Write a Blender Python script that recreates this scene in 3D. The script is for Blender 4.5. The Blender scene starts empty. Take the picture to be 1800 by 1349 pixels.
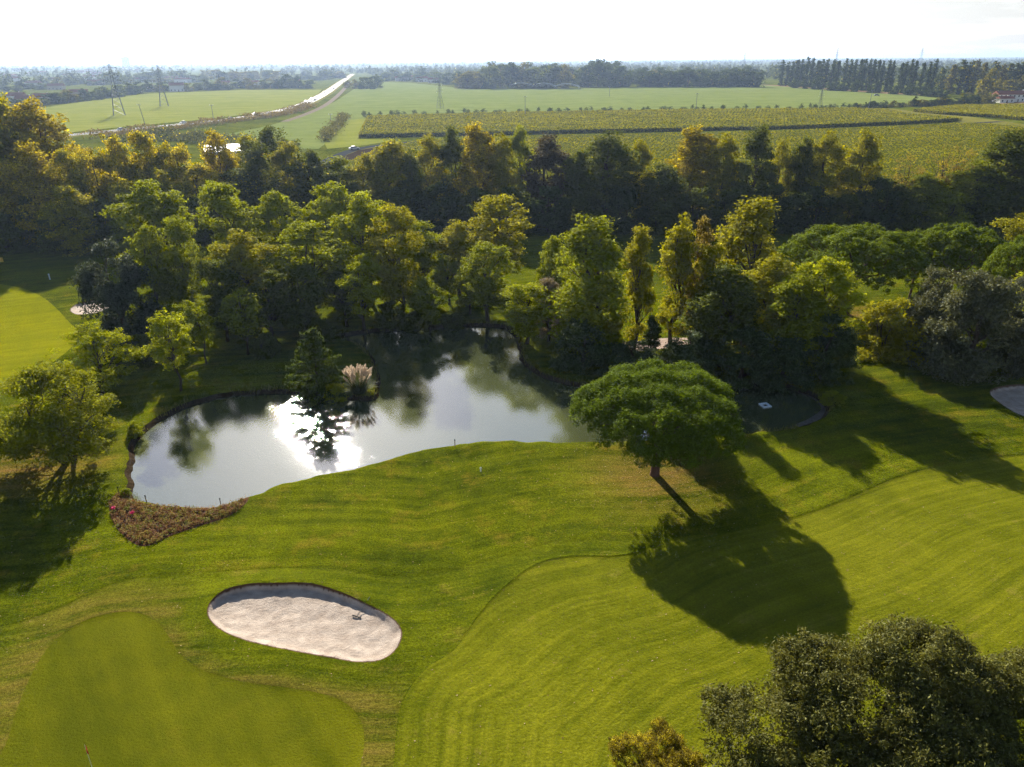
import bpy, math, random
import numpy as np
from mathutils import Vector, Matrix
from mathutils.geometry import delaunay_2d_cdt

# ------------------------------------------------------------------ camera, sky, sun, exposure
SC = bpy.context.scene
COL = SC.collection
CAM_H = 35.0
FPX = 1300.0                      # focal length in photo pixels (photo 1800 x 1349)
PITCH = math.atan((674.5 - 104.0) / FPX)
ROLL = math.radians(-0.41)
SUN_AZ = math.radians(-16.5)      # from +Y, negative = towards -X
SUN_EL = math.radians(25.5)

cam = bpy.data.cameras.new('camera')
cam.sensor_fit = 'HORIZONTAL'; cam.sensor_width = 36.0
cam.lens = FPX / 1800.0 * 36.0
cam.clip_start = 0.5; cam.clip_end = 60000.0
cam_o = bpy.data.objects.new('camera', cam); COL.objects.link(cam_o)
_U = Vector((0, math.sin(PITCH), math.cos(PITCH))); _F = Vector((0, math.cos(PITCH), -math.sin(PITCH))); _X = Vector((1, 0, 0))
_r = _X * math.cos(ROLL) + _U * math.sin(ROLL); _u = -_X * math.sin(ROLL) + _U * math.cos(ROLL)
cam_o.matrix_world = Matrix(((_r.x, _u.x, -_F.x, 0), (_r.y, _u.y, -_F.y, 0), (_r.z, _u.z, -_F.z, CAM_H), (0, 0, 0, 1)))
SC.camera = cam_o

world = bpy.data.worlds.new('World'); SC.world = world; world.use_nodes = True
wn = world.node_tree.nodes; wl = world.node_tree.links; wn.clear()
sky = wn.new('ShaderNodeTexSky'); sky.sky_type = 'NISHITA'; sky.sun_disc = False
sky.sun_elevation = SUN_EL; sky.sun_rotation = SUN_AZ
sky.altitude = 30; sky.air_density = 1.0; sky.dust_density = 0.6; sky.ozone_density = 2.0
bg = wn.new('ShaderNodeBackground'); bg.inputs['Strength'].default_value = 0.05
wo = wn.new('ShaderNodeOutputWorld')
# thin haze whitens the sky towards the horizon all round (saturation only, brightness kept)
wsx = wn.new('ShaderNodeSeparateXYZ'); wmr = wn.new('ShaderNodeMapRange'); whs = wn.new('ShaderNodeHueSaturation')
wtc = wn.new('ShaderNodeTexCoord'); wl.new(wtc.outputs['Generated'], wsx.inputs[0]); wl.new(wsx.outputs['Z'], wmr.inputs[0])
wmr.inputs[1].default_value = 0.02; wmr.inputs[2].default_value = 0.40; wmr.inputs[3].default_value = 0.10; wmr.inputs[4].default_value = 1.25
wl.new(wmr.outputs[0], whs.inputs['Saturation']); wl.new(sky.outputs['Color'], whs.inputs['Color'])
# thin broken high cloud over the whole sky: a whiter, brighter version of the sky behind it
wdz = wn.new('ShaderNodeMath'); wdz.operation = 'ADD'; wdz.inputs[1].default_value = 0.12; wl.new(wsx.outputs['Z'], wdz.inputs[0])
wdv = wn.new('ShaderNodeVectorMath'); wdv.operation = 'DIVIDE'; wcz = wn.new('ShaderNodeCombineXYZ')
for _i in range(3): wl.new(wdz.outputs[0], wcz.inputs[_i])
wl.new(wtc.outputs['Generated'], wdv.inputs[0]); wl.new(wcz.outputs[0], wdv.inputs[1])
wno = wn.new('ShaderNodeTexNoise'); wno.inputs['Scale'].default_value = 1.7; wno.inputs['Detail'].default_value = 6; wno.inputs['Roughness'].default_value = 0.55; wl.new(wdv.outputs[0], wno.inputs['Vector'])
wcm = wn.new('ShaderNodeMapRange'); wcm.inputs[1].default_value = 0.44; wcm.inputs[2].default_value = 0.64; wl.new(wno.outputs['Fac'], wcm.inputs[0])
wch = wn.new('ShaderNodeHueSaturation'); wch.inputs['Saturation'].default_value = 0.25; wch.inputs['Value'].default_value = 1.25; wl.new(sky.outputs['Color'], wch.inputs['Color'])
wmx = wn.new('ShaderNodeMix'); wmx.data_type = 'RGBA'; wl.new(wcm.outputs[0], wmx.inputs[0]); wl.new(whs.outputs['Color'], wmx.inputs[6]); wl.new(wch.outputs['Color'], wmx.inputs[7])
wl.new(wmx.outputs[2], bg.inputs['Color']); wl.new(bg.outputs['Background'], wo.inputs['Surface'])

sun = bpy.data.lights.new('sun', 'SUN'); sun.energy = 5.0; sun.angle = math.radians(0.53); sun.color = (1.0, 0.93, 0.80)
sun_o = bpy.data.objects.new('sun', sun); COL.objects.link(sun_o)
SUN_DIR = Vector((math.sin(SUN_AZ) * math.cos(SUN_EL), math.cos(SUN_AZ) * math.cos(SUN_EL), math.sin(SUN_EL)))
sun_o.rotation_euler = SUN_DIR.to_track_quat('Z', 'Y').to_euler()
sun_o.location = (0, 0, 120)

SC.view_settings.view_transform = 'Standard'; SC.view_settings.look = 'None'
SC.view_settings.gamma = 1.0; SC.view_settings.exposure = 1.3; SC.view_settings.use_curve_mapping = False
cy = SC.cycles
cy.use_denoising = True; cy.denoiser = 'OPENIMAGEDENOISE'; cy.denoising_input_passes = 'RGB_ALBEDO_NORMAL'; cy.denoising_prefilter = 'NONE'; cy.use_adaptive_sampling = True; cy.adaptive_threshold = 0.03; cy.max_bounces = 6; cy.diffuse_bounces = 2; cy.glossy_bounces = 2
cy.transmission_bounces = 2; cy.transparent_max_bounces = 4; cy.volume_bounces = 0
cy.caustics_reflective = False; cy.caustics_refractive = False
cy.sample_clamp_indirect = 4.0

# ------------------------------------------------------------------ helpers
RNG = np.random.default_rng(7)
random.seed(7)

def ray(px, py):
    u, v = (px - 900) / FPX, (674.5 - py) / FPX
    cu = u * math.cos(ROLL) - v * math.sin(ROLL); cv = u * math.sin(ROLL) + v * math.cos(ROLL)
    return cu, math.cos(PITCH) + cv * math.sin(PITCH), -math.sin(PITCH) + cv * math.cos(PITCH)

def G(px, py, z=0.0):
    """world point on the level z seen at photo pixel (px, py)"""
    dx, dy, dz = ray(px, py); t = (z - CAM_H) / dz
    return (dx * t, dy * t)

def height_at(bx, by, ty):
    """height of something standing at ground pixel (bx, by) whose top is at pixel row ty"""
    X, Y = G(bx, by); dx, dy, dz = ray(bx, ty)
    return CAM_H + dz / dy * Y

def width_at(bx, by, wpx, z=0.0):
    X, Y = G(bx, by)
    return wpx / FPX * (Y * math.cos(PITCH) + (CAM_H - z) * math.sin(PITCH))

def spline(pts, closed=True, n=10):
    p = np.array(pts, float); m = len(p); out = []
    rng_ = range(m) if closed else range(m - 1)
    for i in rng_:
        if closed: a, b, c, d = p[i - 1], p[i], p[(i + 1) % m], p[(i + 2) % m]
        else: a, b, c, d = p[max(i - 1, 0)], p[i], p[i + 1], p[min(i + 2, m - 1)]
        for k in range(n):
            t = k / n
            out.append(0.5 * (2 * b + (c - a) * t + (2 * a - 5 * b + 4 * c - d) * t * t + (3 * b - a - 3 * c + d) * t ** 3))
    if not closed: out.append(p[-1])
    return np.array(out)

def resample(poly, step, closed=True):
    q = np.vstack([poly, poly[:1]]) if closed else poly
    s = np.r_[0, np.cumsum(np.hypot(*np.diff(q, axis=0).T))]
    n = max(4, int(s[-1] / step)); t = np.linspace(0, s[-1], n + 1)
    r = np.c_[np.interp(t, s, q[:, 0]), np.interp(t, s, q[:, 1])]
    return r[:-1] if closed else r

def gpoly(px_pts, step=0.5, closed=True, smooth=True, z=0.0):
    w = np.array([G(x, y, z) for x, y in px_pts])
    if smooth: w = spline(w, closed, 10)
    return resample(w, step, closed)

def inside(P, poly):
    x, y = P[:, 0], P[:, 1]; r = np.zeros(len(P), bool)
    x0, y0 = poly[:, 0], poly[:, 1]; x1, y1 = np.roll(x0, -1), np.roll(y0, -1)
    for a, b, c, d in zip(x0, y0, x1, y1):
        if b == d: continue
        k = ((b > y) != (d > y))
        if not k.any(): continue
        r[k] ^= x[k] < (c - a) * (y[k] - b) / (d - b) + a
    return r

def dist_line(P, poly, closed=True):
    a = poly if closed else poly[:-1]
    b = np.roll(poly, -1, 0) if closed else poly[1:]
    out = np.full(len(P), 1e9)
    for (ax, ay), (bx, by) in zip(a, b):
        dx, dy = bx - ax, by - ay; L = dx * dx + dy * dy + 1e-12
        t = np.clip(((P[:, 0] - ax) * dx + (P[:, 1] - ay) * dy) / L, 0, 1)
        out = np.minimum(out, (P[:, 0] - ax - t * dx) ** 2 + (P[:, 1] - ay - t * dy) ** 2)
    return np.sqrt(out)

def sdf(P, poly):
    d = dist_line(P, poly)
    return np.where(inside(P, poly), d, -d)

def sstep(a, b, x):
    t = np.clip((x - a) / (b - a), 0, 1); return t * t * (3 - 2 * t)

def vnoise(x, y, seed=0):
    """smooth value noise, period-free, -1..1"""
    xi, yi = np.floor(x), np.floor(y); fx, fy = x - xi, y - yi
    fx, fy = fx * fx * (3 - 2 * fx), fy * fy * (3 - 2 * fy)
    def h(i, j):
        s = np.sin(i * 127.1 + j * 311.7 + seed * 74.7) * 43758.5453
        return (s - np.floor(s)) * 2 - 1
    return (h(xi, yi) * (1 - fx) + h(xi + 1, yi) * fx) * (1 - fy) + (h(xi, yi + 1) * (1 - fx) + h(xi + 1, yi + 1) * fx) * fy

def new_mesh(name, verts, faces, mats=(), smooth=False, attrs=None, mat_idx=None):
    me = bpy.data.meshes.new(name)
    verts = np.asarray(verts, np.float32).reshape(-1, 3)
    if isinstance(faces, np.ndarray):
        nf, k = faces.shape
        me.vertices.add(len(verts)); me.vertices.foreach_set('co', verts.ravel())
        me.loops.add(nf * k); me.loops.foreach_set('vertex_index', faces.astype(np.int32).ravel())
        me.polygons.add(nf); me.polygons.foreach_set('loop_start', np.arange(0, nf * k, k, dtype=np.int32))
        me.update(calc_edges=True)
    else:
        me.from_pydata(verts.tolist(), [], faces)
    for m in (mats if isinstance(mats, (list, tuple)) else [mats]): me.materials.append(m)
    if mat_idx is not None: me.polygons.foreach_set('material_index', np.asarray(mat_idx, np.int32))
    if smooth: me.polygons.foreach_set('use_smooth', np.ones(len(me.polygons), bool))
    for k, v in (attrs or {}).items():
        a = me.attributes.new(k, 'FLOAT', 'POINT'); a.data.foreach_set('value', np.asarray(v, np.float32))
    me.update()
    return me

def link(name, me, parent=None, loc=None, rot=None, scale=None):
    o = bpy.data.objects.new(name, me); COL.objects.link(o)
    if parent is not None: o.parent = parent
    if loc is not None: o.location = loc
    if rot is not None: o.rotation_euler = rot
    if scale is not None: o.scale = scale
    return o

def tag(o, label=None, cat=None, group=None, kind=None):
    if label: o['label'] = label
    if cat: o['category'] = cat
    if group: o['group'] = group
    if kind: o['kind'] = kind
    return o

class MB:
    """collects boxes, bars and tubes into one mesh"""
    def __init__(s): s.v = []; s.f = []; s.m = []
    def add(s, v, f, m=0):
        n = len(s.v); s.v += [tuple(map(float, p)) for p in v]; s.f += [tuple(i + n for i in q) for q in f]; s.m += [m] * len(f)
        return s
    def box(s, c, d, rz=0.0, m=0):
        x, y, z = [k / 2 for k in d]; ca, sa = math.cos(rz), math.sin(rz)
        v = [(c[0] + a * x * ca - b * y * sa, c[1] + a * x * sa + b * y * ca, c[2] + e * z) for e in (-1, 1) for a, b in ((-1, -1), (1, -1), (1, 1), (-1, 1))]
        return s.add(v, [(3, 2, 1, 0), (4, 5, 6, 7), (0, 1, 5, 4), (1, 2, 6, 5), (2, 3, 7, 6), (3, 0, 4, 7)], m)
    def tube(s, pts, radii, n=6, m=0, cap=True):
        pts = [Vector(p) for p in pts]; rings = []
        for i, p in enumerate(pts):
            d = (pts[min(i + 1, len(pts) - 1)] - pts[max(i - 1, 0)]).normalized()
            a = d.cross(Vector((0.31, 0.95, 0.07))).normalized(); b = d.cross(a)
            r = radii[i] if hasattr(radii, '__len__') else radii
            rings.append([p + (a * math.cos(2 * math.pi * k / n) + b * math.sin(2 * math.pi * k / n)) * r for k in range(n)])
        v = [q for R in rings for q in R]; f = []
        for i in range(len(pts) - 1):
            for k in range(n):
                f.append((i * n + k, i * n + (k + 1) % n, (i + 1) * n + (k + 1) % n, (i + 1) * n + k))
        if cap: f += [tuple(range(n - 1, -1, -1)), tuple((len(pts) - 1) * n + k for k in range(n))]
        return s.add(v, f, m)
    def mesh(s, name, mats, smooth=False):
        return new_mesh(name, s.v, s.f, mats, smooth, mat_idx=s.m)

_ONES = ['', 'first', 'second', 'third', 'fourth', 'fifth', 'sixth', 'seventh', 'eighth', 'ninth', 'tenth', 'eleventh', 'twelfth', 'thirteenth',
         'fourteenth', 'fifteenth', 'sixteenth', 'seventeenth', 'eighteenth', 'nineteenth']
_TENS = {2: ('twentieth', 'twenty'), 3: ('thirtieth', 'thirty'), 4: ('fortieth', 'forty'), 5: ('fiftieth', 'fifty'), 6: ('sixtieth', 'sixty'),
         7: ('seventieth', 'seventy'), 8: ('eightieth', 'eighty'), 9: ('ninetieth', 'ninety')}
def nth(i):
    if i < 20: return _ONES[i]
    if i >= 100: return 'hundredth' if i == 100 else 'hundred-and-' + nth(i - 100)
    return _TENS[i // 10][0] if i % 10 == 0 else _TENS[i // 10][1] + '-' + _ONES[i % 10]

# ------------------------------------------------------------------ materials
def mat(name):
    m = bpy.data.materials.new(name); m.use_nodes = True
    nt = m.node_tree; nt.nodes.clear()
    out = nt.nodes.new('ShaderNodeOutputMaterial')
    return m, nt, out

class NT:
    def __init__(s, nt): s.nt = nt
    def n(s, t, **kw):
        nd = s.nt.nodes.new(t)
        for k, v in kw.items(): setattr(nd, k, v)
        return nd
    def l(s, a, b): s.nt.links.new(a, b)
    def noise(s, vec=None, scale=1.0, detail=4.0, rough=0.55):
        nd = s.n('ShaderNodeTexNoise'); nd.inputs['Scale'].default_value = scale
        nd.inputs['Detail'].default_value = detail; nd.inputs['Roughness'].default_value = rough
        if vec is not None: s.l(vec, nd.inputs['Vector'])
        return nd.outputs['Fac']
    def ramp(s, fac, stops):
        nd = s.n('ShaderNodeValToRGB'); cr = nd.color_ramp
        while len(cr.elements) < len(stops): cr.elements.new(0.5)
        for e, (p, c) in zip(cr.elements, stops): e.position = p; e.color = (*c, 1) if len(c) == 3 else c
        s.l(fac, nd.inputs['Fac']); return nd.outputs['Color']
    def mix(s, fac, a, b, mode='MIX'):
        nd = s.n('ShaderNodeMix', data_type='RGBA', blend_type=mode)
        for v, i in ((fac, 0), (a, 6), (b, 7)):
            if hasattr(v, 'is_output'): s.l(v, nd.inputs[i])
            else: nd.inputs[i].default_value = v if i == 0 else ((*v, 1) if len(v) == 3 else v)
        return nd.outputs[2]
    def math(s, op, a, b=0.0, c=0.0, clamp=False):
        nd = s.n('ShaderNodeMath', operation=op, use_clamp=clamp)
        for v, i in ((a, 0), (b, 1), (c, 2)):
            if hasattr(v, 'is_output'): s.l(v, nd.inputs[i])
            else: nd.inputs[i].default_value = v
        return nd.outputs[0]
    def mapr(s, v, a, b, c=0.0, d=1.0):
        nd = s.n('ShaderNodeMapRange'); s.l(v, nd.inputs[0])
        for i, k in enumerate((a, b, c, d)): nd.inputs[i + 1].default_value = k
        return nd.outputs[0]
    def attr(s, name): 
        nd = s.n('ShaderNodeAttribute'); nd.attribute_name = name; return nd.outputs['Fac']
    def pos(s): return s.n('ShaderNodeNewGeometry').outputs['Position']
    def comb(s, x, y, z=0.0):
        nd = s.n('ShaderNodeCombineXYZ')
        for v, i in ((x, 0), (y, 1), (z, 2)):
            if hasattr(v, 'is_output'): s.l(v, nd.inputs[i])
            else: nd.inputs[i].default_value = v
        return nd.outputs[0]
    def bump(s, h, strength, dist):
        nd = s.n('ShaderNodeBump'); nd.inputs['Strength'].default_value = strength; nd.inputs['Distance'].default_value = dist
        s.l(h, nd.inputs['Height']); return nd.outputs['Normal']
    def principled(s, out, col, rough=0.8, spec=0.3, normal=None, **kw):
        b = s.n('ShaderNodeBsdfPrincipled')
        if hasattr(col, 'is_output'): s.l(col, b.inputs['Base Color'])
        else: b.inputs['Base Color'].default_value = (*col, 1)
        if hasattr(rough, 'is_output'): s.l(rough, b.inputs['Roughness'])
        else: b.inputs['Roughness'].default_value = rough
        b.inputs['Specular IOR Level'].default_value = spec
        for k, v in kw.items(): b.inputs[k].default_value = v
        if normal is not None: s.l(normal, b.inputs['Normal'])
        if out is not None: s.l(b.outputs[0], out.inputs['Surface'])
        return b

def plain(name, col, rough=0.7, spec=0.3, var=0.25, scale=3.0, **kw):
    m, nt, out = mat(name); t = NT(nt)
    f = t.noise(None, scale, 4)
    tc = t.n('ShaderNodeTexCoord'); 
    nd = f.node; t.l(tc.outputs['Object'], nd.inputs['Vector'])
    c = t.mix(f, tuple(k * (1 - var) for k in col), tuple(min(1, k * (1 + var)) for k in col))
    t.principled(out, c, rough, spec, t.bump(f, 0.2, 0.02), **kw)
    return m

def grass(name, dark, light, dry, streak=(2.2, 0.05), streak_amt=0.3, grain=0.55, clump=2.5, dry_thr=(0.60, 0.80), relief=0.10):
    """turf: colour by patches, mowing streaks along the 'mow' distance field, fine blade grain as relief"""
    m, nt, out = mat(name); t = NT(nt); P = t.pos()
    big = t.noise(P, 0.05, 6, 0.66); mid = t.noise(P, 0.45, 7, 0.72); fine = t.noise(P, 7.0, 3, 0.7); vf = t.noise(P, 24.0, 2, 0.6)
    sx = t.n('ShaderNodeSeparateXYZ'); t.l(P, sx.inputs[0])
    mow = t.attr('mow')
    sv = t.comb(t.math('MULTIPLY', mow, streak[0]), t.math('MULTIPLY', sx.outputs[0], streak[1]), t.math('MULTIPLY', sx.outputs[1], streak[1]))
    st = t.noise(sv, 1.0, 5, 0.62)
    f = t.math('ADD', t.math('MULTIPLY', big, 0.6), t.math('MULTIPLY', mid, 0.4))
    f = t.math('ADD', f, t.math('MULTIPLY', t.math('SUBTRACT', st, 0.5), streak_amt * 2))
    c = t.mix(t.mapr(f, 0.37, 0.63), dark, light)
    d2 = t.noise(P, 0.32, 6, 0.7)
    dr = t.mapr(t.math('ADD', d2, t.math('MULTIPLY', t.math('SUBTRACT', st, 0.5), 0.35)), dry_thr[0], dry_thr[1])
    c = t.mix(t.math('MULTIPLY', dr, 0.7), c, dry)
    wear = t.attr('wear')
    wr = t.math('MULTIPLY', wear, t.mapr(t.math('ADD', st, t.math('MULTIPLY', mid, 0.5)), 0.55, 0.95), clamp=True)
    c = t.mix(wr, c, (0.20, 0.115, 0.035))
    g = t.mapr(t.math('ADD', t.math('MULTIPLY', fine, 0.6), t.math('MULTIPLY', vf, 0.4)), 0.3, 0.7, 1 - grain, 1 + grain)
    c = t.mix(1.0, c, t.comb(g, g, g), 'MULTIPLY')
    hgt = t.math('ADD', t.math('ADD', t.math('MULTIPLY', fine, 0.6), t.math('MULTIPLY', vf, 0.25)), t.math('MULTIPLY', t.noise(P, clump, 4, 0.6), 0.8))
    hgt = t.math('ADD', hgt, t.math('MULTIPLY', st, 0.5))
    t.principled(out, c, 1.0, 0.0, t.bump(hgt, 0.9, relief))
    return m

M = {}
M['rough'] = grass('rough_grass', (0.040, 0.056, 0.0030), (0.135, 0.152, 0.0040), (0.23, 0.155, 0.020), (1.0, 0.07), 0.24, 0.85, 2.2, (0.54, 0.80), 0.20)
M['semi'] = grass('semi_rough_grass', (0.048, 0.066, 0.0035), (0.138, 0.152, 0.0055), (0.20, 0.145, 0.03), (1.4, 0.07), 0.20, 0.70, 2.2, (0.58, 0.80), 0.15)
M['fairway'] = grass('fairway_grass', (0.084, 0.097, 0.0045), (0.172, 0.173, 0.009), (0.25, 0.19, 0.045), (2.4, 0.04), 0.27, 0.45)
M['green'] = grass('putting_green_grass', (0.078, 0.088, 0.0040), (0.138, 0.140, 0.0060), (0.16, 0.13, 0.015), (0.30, 0.02), 0.34, 0.22, 6.0, (0.6, 0.85))
M['lawn'] = grass('backlit_fairway_grass', (0.150, 0.160, 0.0030), (0.230, 0.228, 0.0050), (0.24, 0.19, 0.03), (1.2, 0.04), 0.25, 0.35)  # lighter mown turf, with backlit brightness put into its colour

def m_sand():
    m, nt, out = mat('bunker_sand'); t = NT(nt); P = t.pos()
    a = t.noise(P, 1.2, 5, 0.6); b = t.noise(P, 5.0, 5, 0.7); c = t.noise(P, 30, 2)
    col = t.mix(t.mapr(a, 0.35, 0.65), (0.33, 0.265, 0.215), (0.47, 0.39, 0.325))
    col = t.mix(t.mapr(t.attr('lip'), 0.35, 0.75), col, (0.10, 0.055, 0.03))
    t.principled(out, col, 0.9, 0.1, t.bump(t.math('ADD', b, t.math('MULTIPLY', c, 0.3)), 0.7, 0.12))
    return m
M['sand'] = m_sand()

def m_soil(name, a, b, sc=4.0):
    m, nt, out = mat(name); t = NT(nt); P = t.pos()
    f = t.noise(P, sc, 6, 0.7)
    t.principled(out, t.mix(t.mapr(f, 0.3, 0.7), a, b), 1.0, 0.0, t.bump(f, 0.9, 0.12))
    return m
M['bank'] = m_soil('bank_soil', (0.018, 0.013, 0.008), (0.07, 0.05, 0.03), 3.0)
M['bed'] = m_soil('bed_soil', (0.05, 0.025, 0.016), (0.13, 0.068, 0.045), 5.0)
M['path'] = m_soil('gravel', (0.30, 0.22, 0.18), (0.45, 0.36, 0.30), 2.0)
M['silt'] = m_soil('silt', (0.07, 0.065, 0.05), (0.17, 0.15, 0.125), 2.0)
M['bed_pond'] = m_soil('pond_bed', (0.02, 0.02, 0.008), (0.05, 0.045, 0.02), 1.0)

def m_water():
    m, nt, out = mat('pond_water'); t = NT(nt); P = t.pos()
    mp = t.n('ShaderNodeMapping'); mp.inputs['Scale'].default_value = (1.0, 0.55, 1.0); t.l(P, mp.inputs[0])
    a = t.noise(mp.outputs[0], 6.5, 3, 0.55); b = t.noise(mp.outputs[0], 19.0, 2, 0.5); w = t.noise(P, 0.09, 3, 0.5)
    h = t.math('ADD', a, t.math('MULTIPLY', b, 0.22))
    amp = t.mapr(w, 0.35, 0.7, 0.35, 1.0)
    h = t.math('MULTIPLY', h, amp)
    c = t.mix(t.noise(P, 0.12, 3), (0.058, 0.068, 0.026), (0.082, 0.094, 0.044))
    t.principled(out, c, 0.03, 1.0, t.bump(h, 0.15, 0.062), IOR=2.3)
    return m
M['water'] = m_water()

def leaf_mat(name, trans=0.46, gloss=0.05, rough=0.7, hue_var=0.35, warm=(1.25, 1.12, 0.55)):
    """foliage: the object's colour is the leaf colour, its alpha the share of autumn-yellow sprays"""
    m, nt, out = mat(name); t = NT(nt)
    oi = t.n('ShaderNodeObjectInfo'); isl = t.n('ShaderNodeNewGeometry').outputs['Random Per Island']
    tone = t.attr('tone')
    aut = t.math('SUBTRACT', t.math('ADD', t.math('MULTIPLY', tone, 0.58), t.math('MULTIPLY', isl, 0.42)), t.math('SUBTRACT', 1.0, oi.outputs['Alpha']))
    aut = t.mapr(aut, 0.0, 0.12)
    autc = t.mix(isl, (0.36, 0.285, 0.008), (0.52, 0.44, 0.016))
    c = t.mix(aut, oi.outputs['Color'], autc)
    v = t.math('ADD', t.math('MULTIPLY', isl, 0.75), t.math('MULTIPLY', tone, 0.45))
    v = t.mapr(v, 0.0, 1.2, 1 - hue_var * 1.3, 1 + hue_var * 1.3)
    c = t.mix(1.0, c, t.comb(v, v, v), 'MULTIPLY')
    pb = t.principled(None, c, rough, gloss)
    tr = t.n('ShaderNodeBsdfTranslucent'); t.l(t.mix(1.0, c, warm, 'MULTIPLY'), tr.inputs['Color'])
    mx = t.n('ShaderNodeMixShader'); mx.inputs[0].default_value = trans
    t.l(pb.outputs[0], mx.inputs[1]); t.l(tr.outputs[0], mx.inputs[2]); t.l(mx.outputs[0], out.inputs['Surface'])
    return m
M['leaf'] = leaf_mat('broad_leaf')
M['needle'] = leaf_mat('pine_needle', 0.40, 0.05, 0.7, 0.3, (1.15, 1.1, 0.6))
M['oakleaf'] = leaf_mat('leathery_leaf', 0.28, 0.10, 0.6, 0.45)
M['far_leaf'] = leaf_mat('distant_leaf', 0.35, 0.0, 1.0, 0.35)
def m_bark(name, a, b):
    m, nt, out = mat(name); t = NT(nt); tc = t.n('ShaderNodeTexCoord')
    mp = t.n('ShaderNodeMapping'); mp.inputs['Scale'].default_value = (6, 6, 1.2); t.l(tc.outputs['Object'], mp.inputs[0])
    f = t.noise(mp.outputs[0], 1.5, 5, 0.7)
    t.principled(out, t.mix(f, a, b), 0.9, 0.15, t.bump(f, 0.8, 0.06)); return m
M['bark'] = m_bark('bark', (0.025, 0.018, 0.012), (0.10, 0.075, 0.05))
M['pine_bark'] = m_bark('pine_bark', (0.05, 0.025, 0.016), (0.16, 0.085, 0.055))
M['asphalt'] = plain('asphalt', (0.10, 0.104, 0.11), 0.8, 0.03, 0.2, 0.4)
M['lane'] = plain('dark_lane', (0.045, 0.050, 0.056), 1.0, 0.0, 0.25, 0.3)  # dark, faintly bluish lane surface
M['paint'] = plain('road_paint', (0.75, 0.75, 0.72), 0.6, 0.3, 0.08)
M['white'] = plain('white_wall', (0.72, 0.70, 0.66), 0.8, 0.2, 0.08)
M['cream'] = plain('cream_wall', (0.55, 0.47, 0.38), 0.85, 0.2, 0.1)
M['tile'] = plain('roof_tile', (0.30, 0.115, 0.065), 0.85, 0.2, 0.25)
M['dark'] = plain('dark_glass', (0.02, 0.025, 0.03), 0.15, 0.5, 0.1)
M['steel'] = plain('galvanised_steel', (0.16, 0.17, 0.18), 0.45, 0.4, 0.15, Metallic=0.4)
M['sheet'] = plain('pale_roof_sheet', (0.75, 0.75, 0.76), 0.35, 0.5, 0.05)
M['rubber'] = plain('rubber', (0.015, 0.015, 0.015), 0.8, 0.2, 0.1)
M['red'] = plain('red_cloth', (0.45, 0.012, 0.02), 0.8, 0.2, 0.15)
M['pole'] = plain('painted_pole', (0.7, 0.7, 0.6), 0.5, 0.4, 0.05)
M['wood'] = plain('weathered_wood', (0.16, 0.11, 0.07), 0.85, 0.2, 0.3)
M['plastic'] = plain('pale_plastic', (0.68, 0.74, 0.80), 0.5, 0.4, 0.05)
M['yellow'] = plain('yellow_board', (0.55, 0.36, 0.04), 0.6, 0.3, 0.1)

# ------------------------------------------------------------------ ground of the course
POND = gpoly([(222, 866), (222, 812), (232, 772), (288, 728), (350, 701), (430, 687), (520, 684), (600, 692), (648, 697), (661, 683), (656, 645), (636, 612),
              (598, 590), (650, 579), (740, 573), (820, 569), (884, 571), (912, 592), (922, 630), (955, 655), (1012, 671), (1110, 672), (1280, 668), (1350, 672),
              (1425, 688), (1458, 715), (1444, 738), (1400, 752), (1335, 760), (1200, 772), (1020, 778), (900, 777), (860, 778), (800, 784), (720, 797), (640, 820),
              (560, 838), (490, 854), (440, 873), (400, 887), (340, 893), (280, 889), (240, 882)], 0.4)
_t = np.roll(POND, -1, 0) - np.roll(POND, 1, 0); _t /= np.hypot(_t[:, 0], _t[:, 1])[:, None] + 1e-9
POND = POND + np.c_[-_t[:, 1], _t[:, 0]] * (0.22 * vnoise(POND[:, 0] / 1.6, POND[:, 1] / 1.6, 11) + 0.12 * vnoise(POND[:, 0] * 1.4, POND[:, 1] * 1.4, 12))[:, None]
BUNKER = gpoly([(365, 1082), (373, 1062), (398, 1043), (440, 1033), (490, 1031), (540, 1031), (580, 1040), (630, 1060), (680, 1085), (703, 1105), (707, 1125),
                (695, 1148), (670, 1165), (630, 1169), (590, 1163), (520, 1150), (450, 1135), (400, 1118), (374, 1100)], 0.2)
BUNKER_L = gpoly([(123, 547), (135, 538), (165, 531), (190, 530), (196, 540), (175, 550), (150, 554), (132, 554)], 0.4)
BUNKER_R = gpoly([(1738, 697), (1752, 687), (1800, 682), (1870, 688), (1880, 730), (1840, 748), (1790, 732), (1760, 716)], 0.4)
GREEN = gpoly([(-60, 1420), (-15, 1349), (10, 1310), (30, 1250), (55, 1190), (85, 1140), (130, 1102), (185, 1081), (235, 1077), (272, 1090), (297, 1120), (317, 1150),
               (350, 1175), (400, 1192), (450, 1203), (520, 1212), (580, 1225), (615, 1243), (636, 1272), (640, 1310), (628, 1360), (590, 1420)], 0.4)
SEMI = gpoly([(-160, 1150), (-60, 1120), (60, 1088), (150, 1050), (210, 1024), (300, 1010), (435, 1004), (500, 1000), (600, 1002), (650, 1012), (710, 1014), (800, 1002),
              (900, 975), (960, 956), (1020, 949), (1110, 947), (1190, 948), (1100, 976), (1000, 979), (940, 994), (890, 1030), (850, 1070), (825, 1105), (795, 1145),
              (745, 1180), (705, 1240), (692, 1349), (690, 1440), (300, 1460), (-160, 1440)], 0.4)
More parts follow.
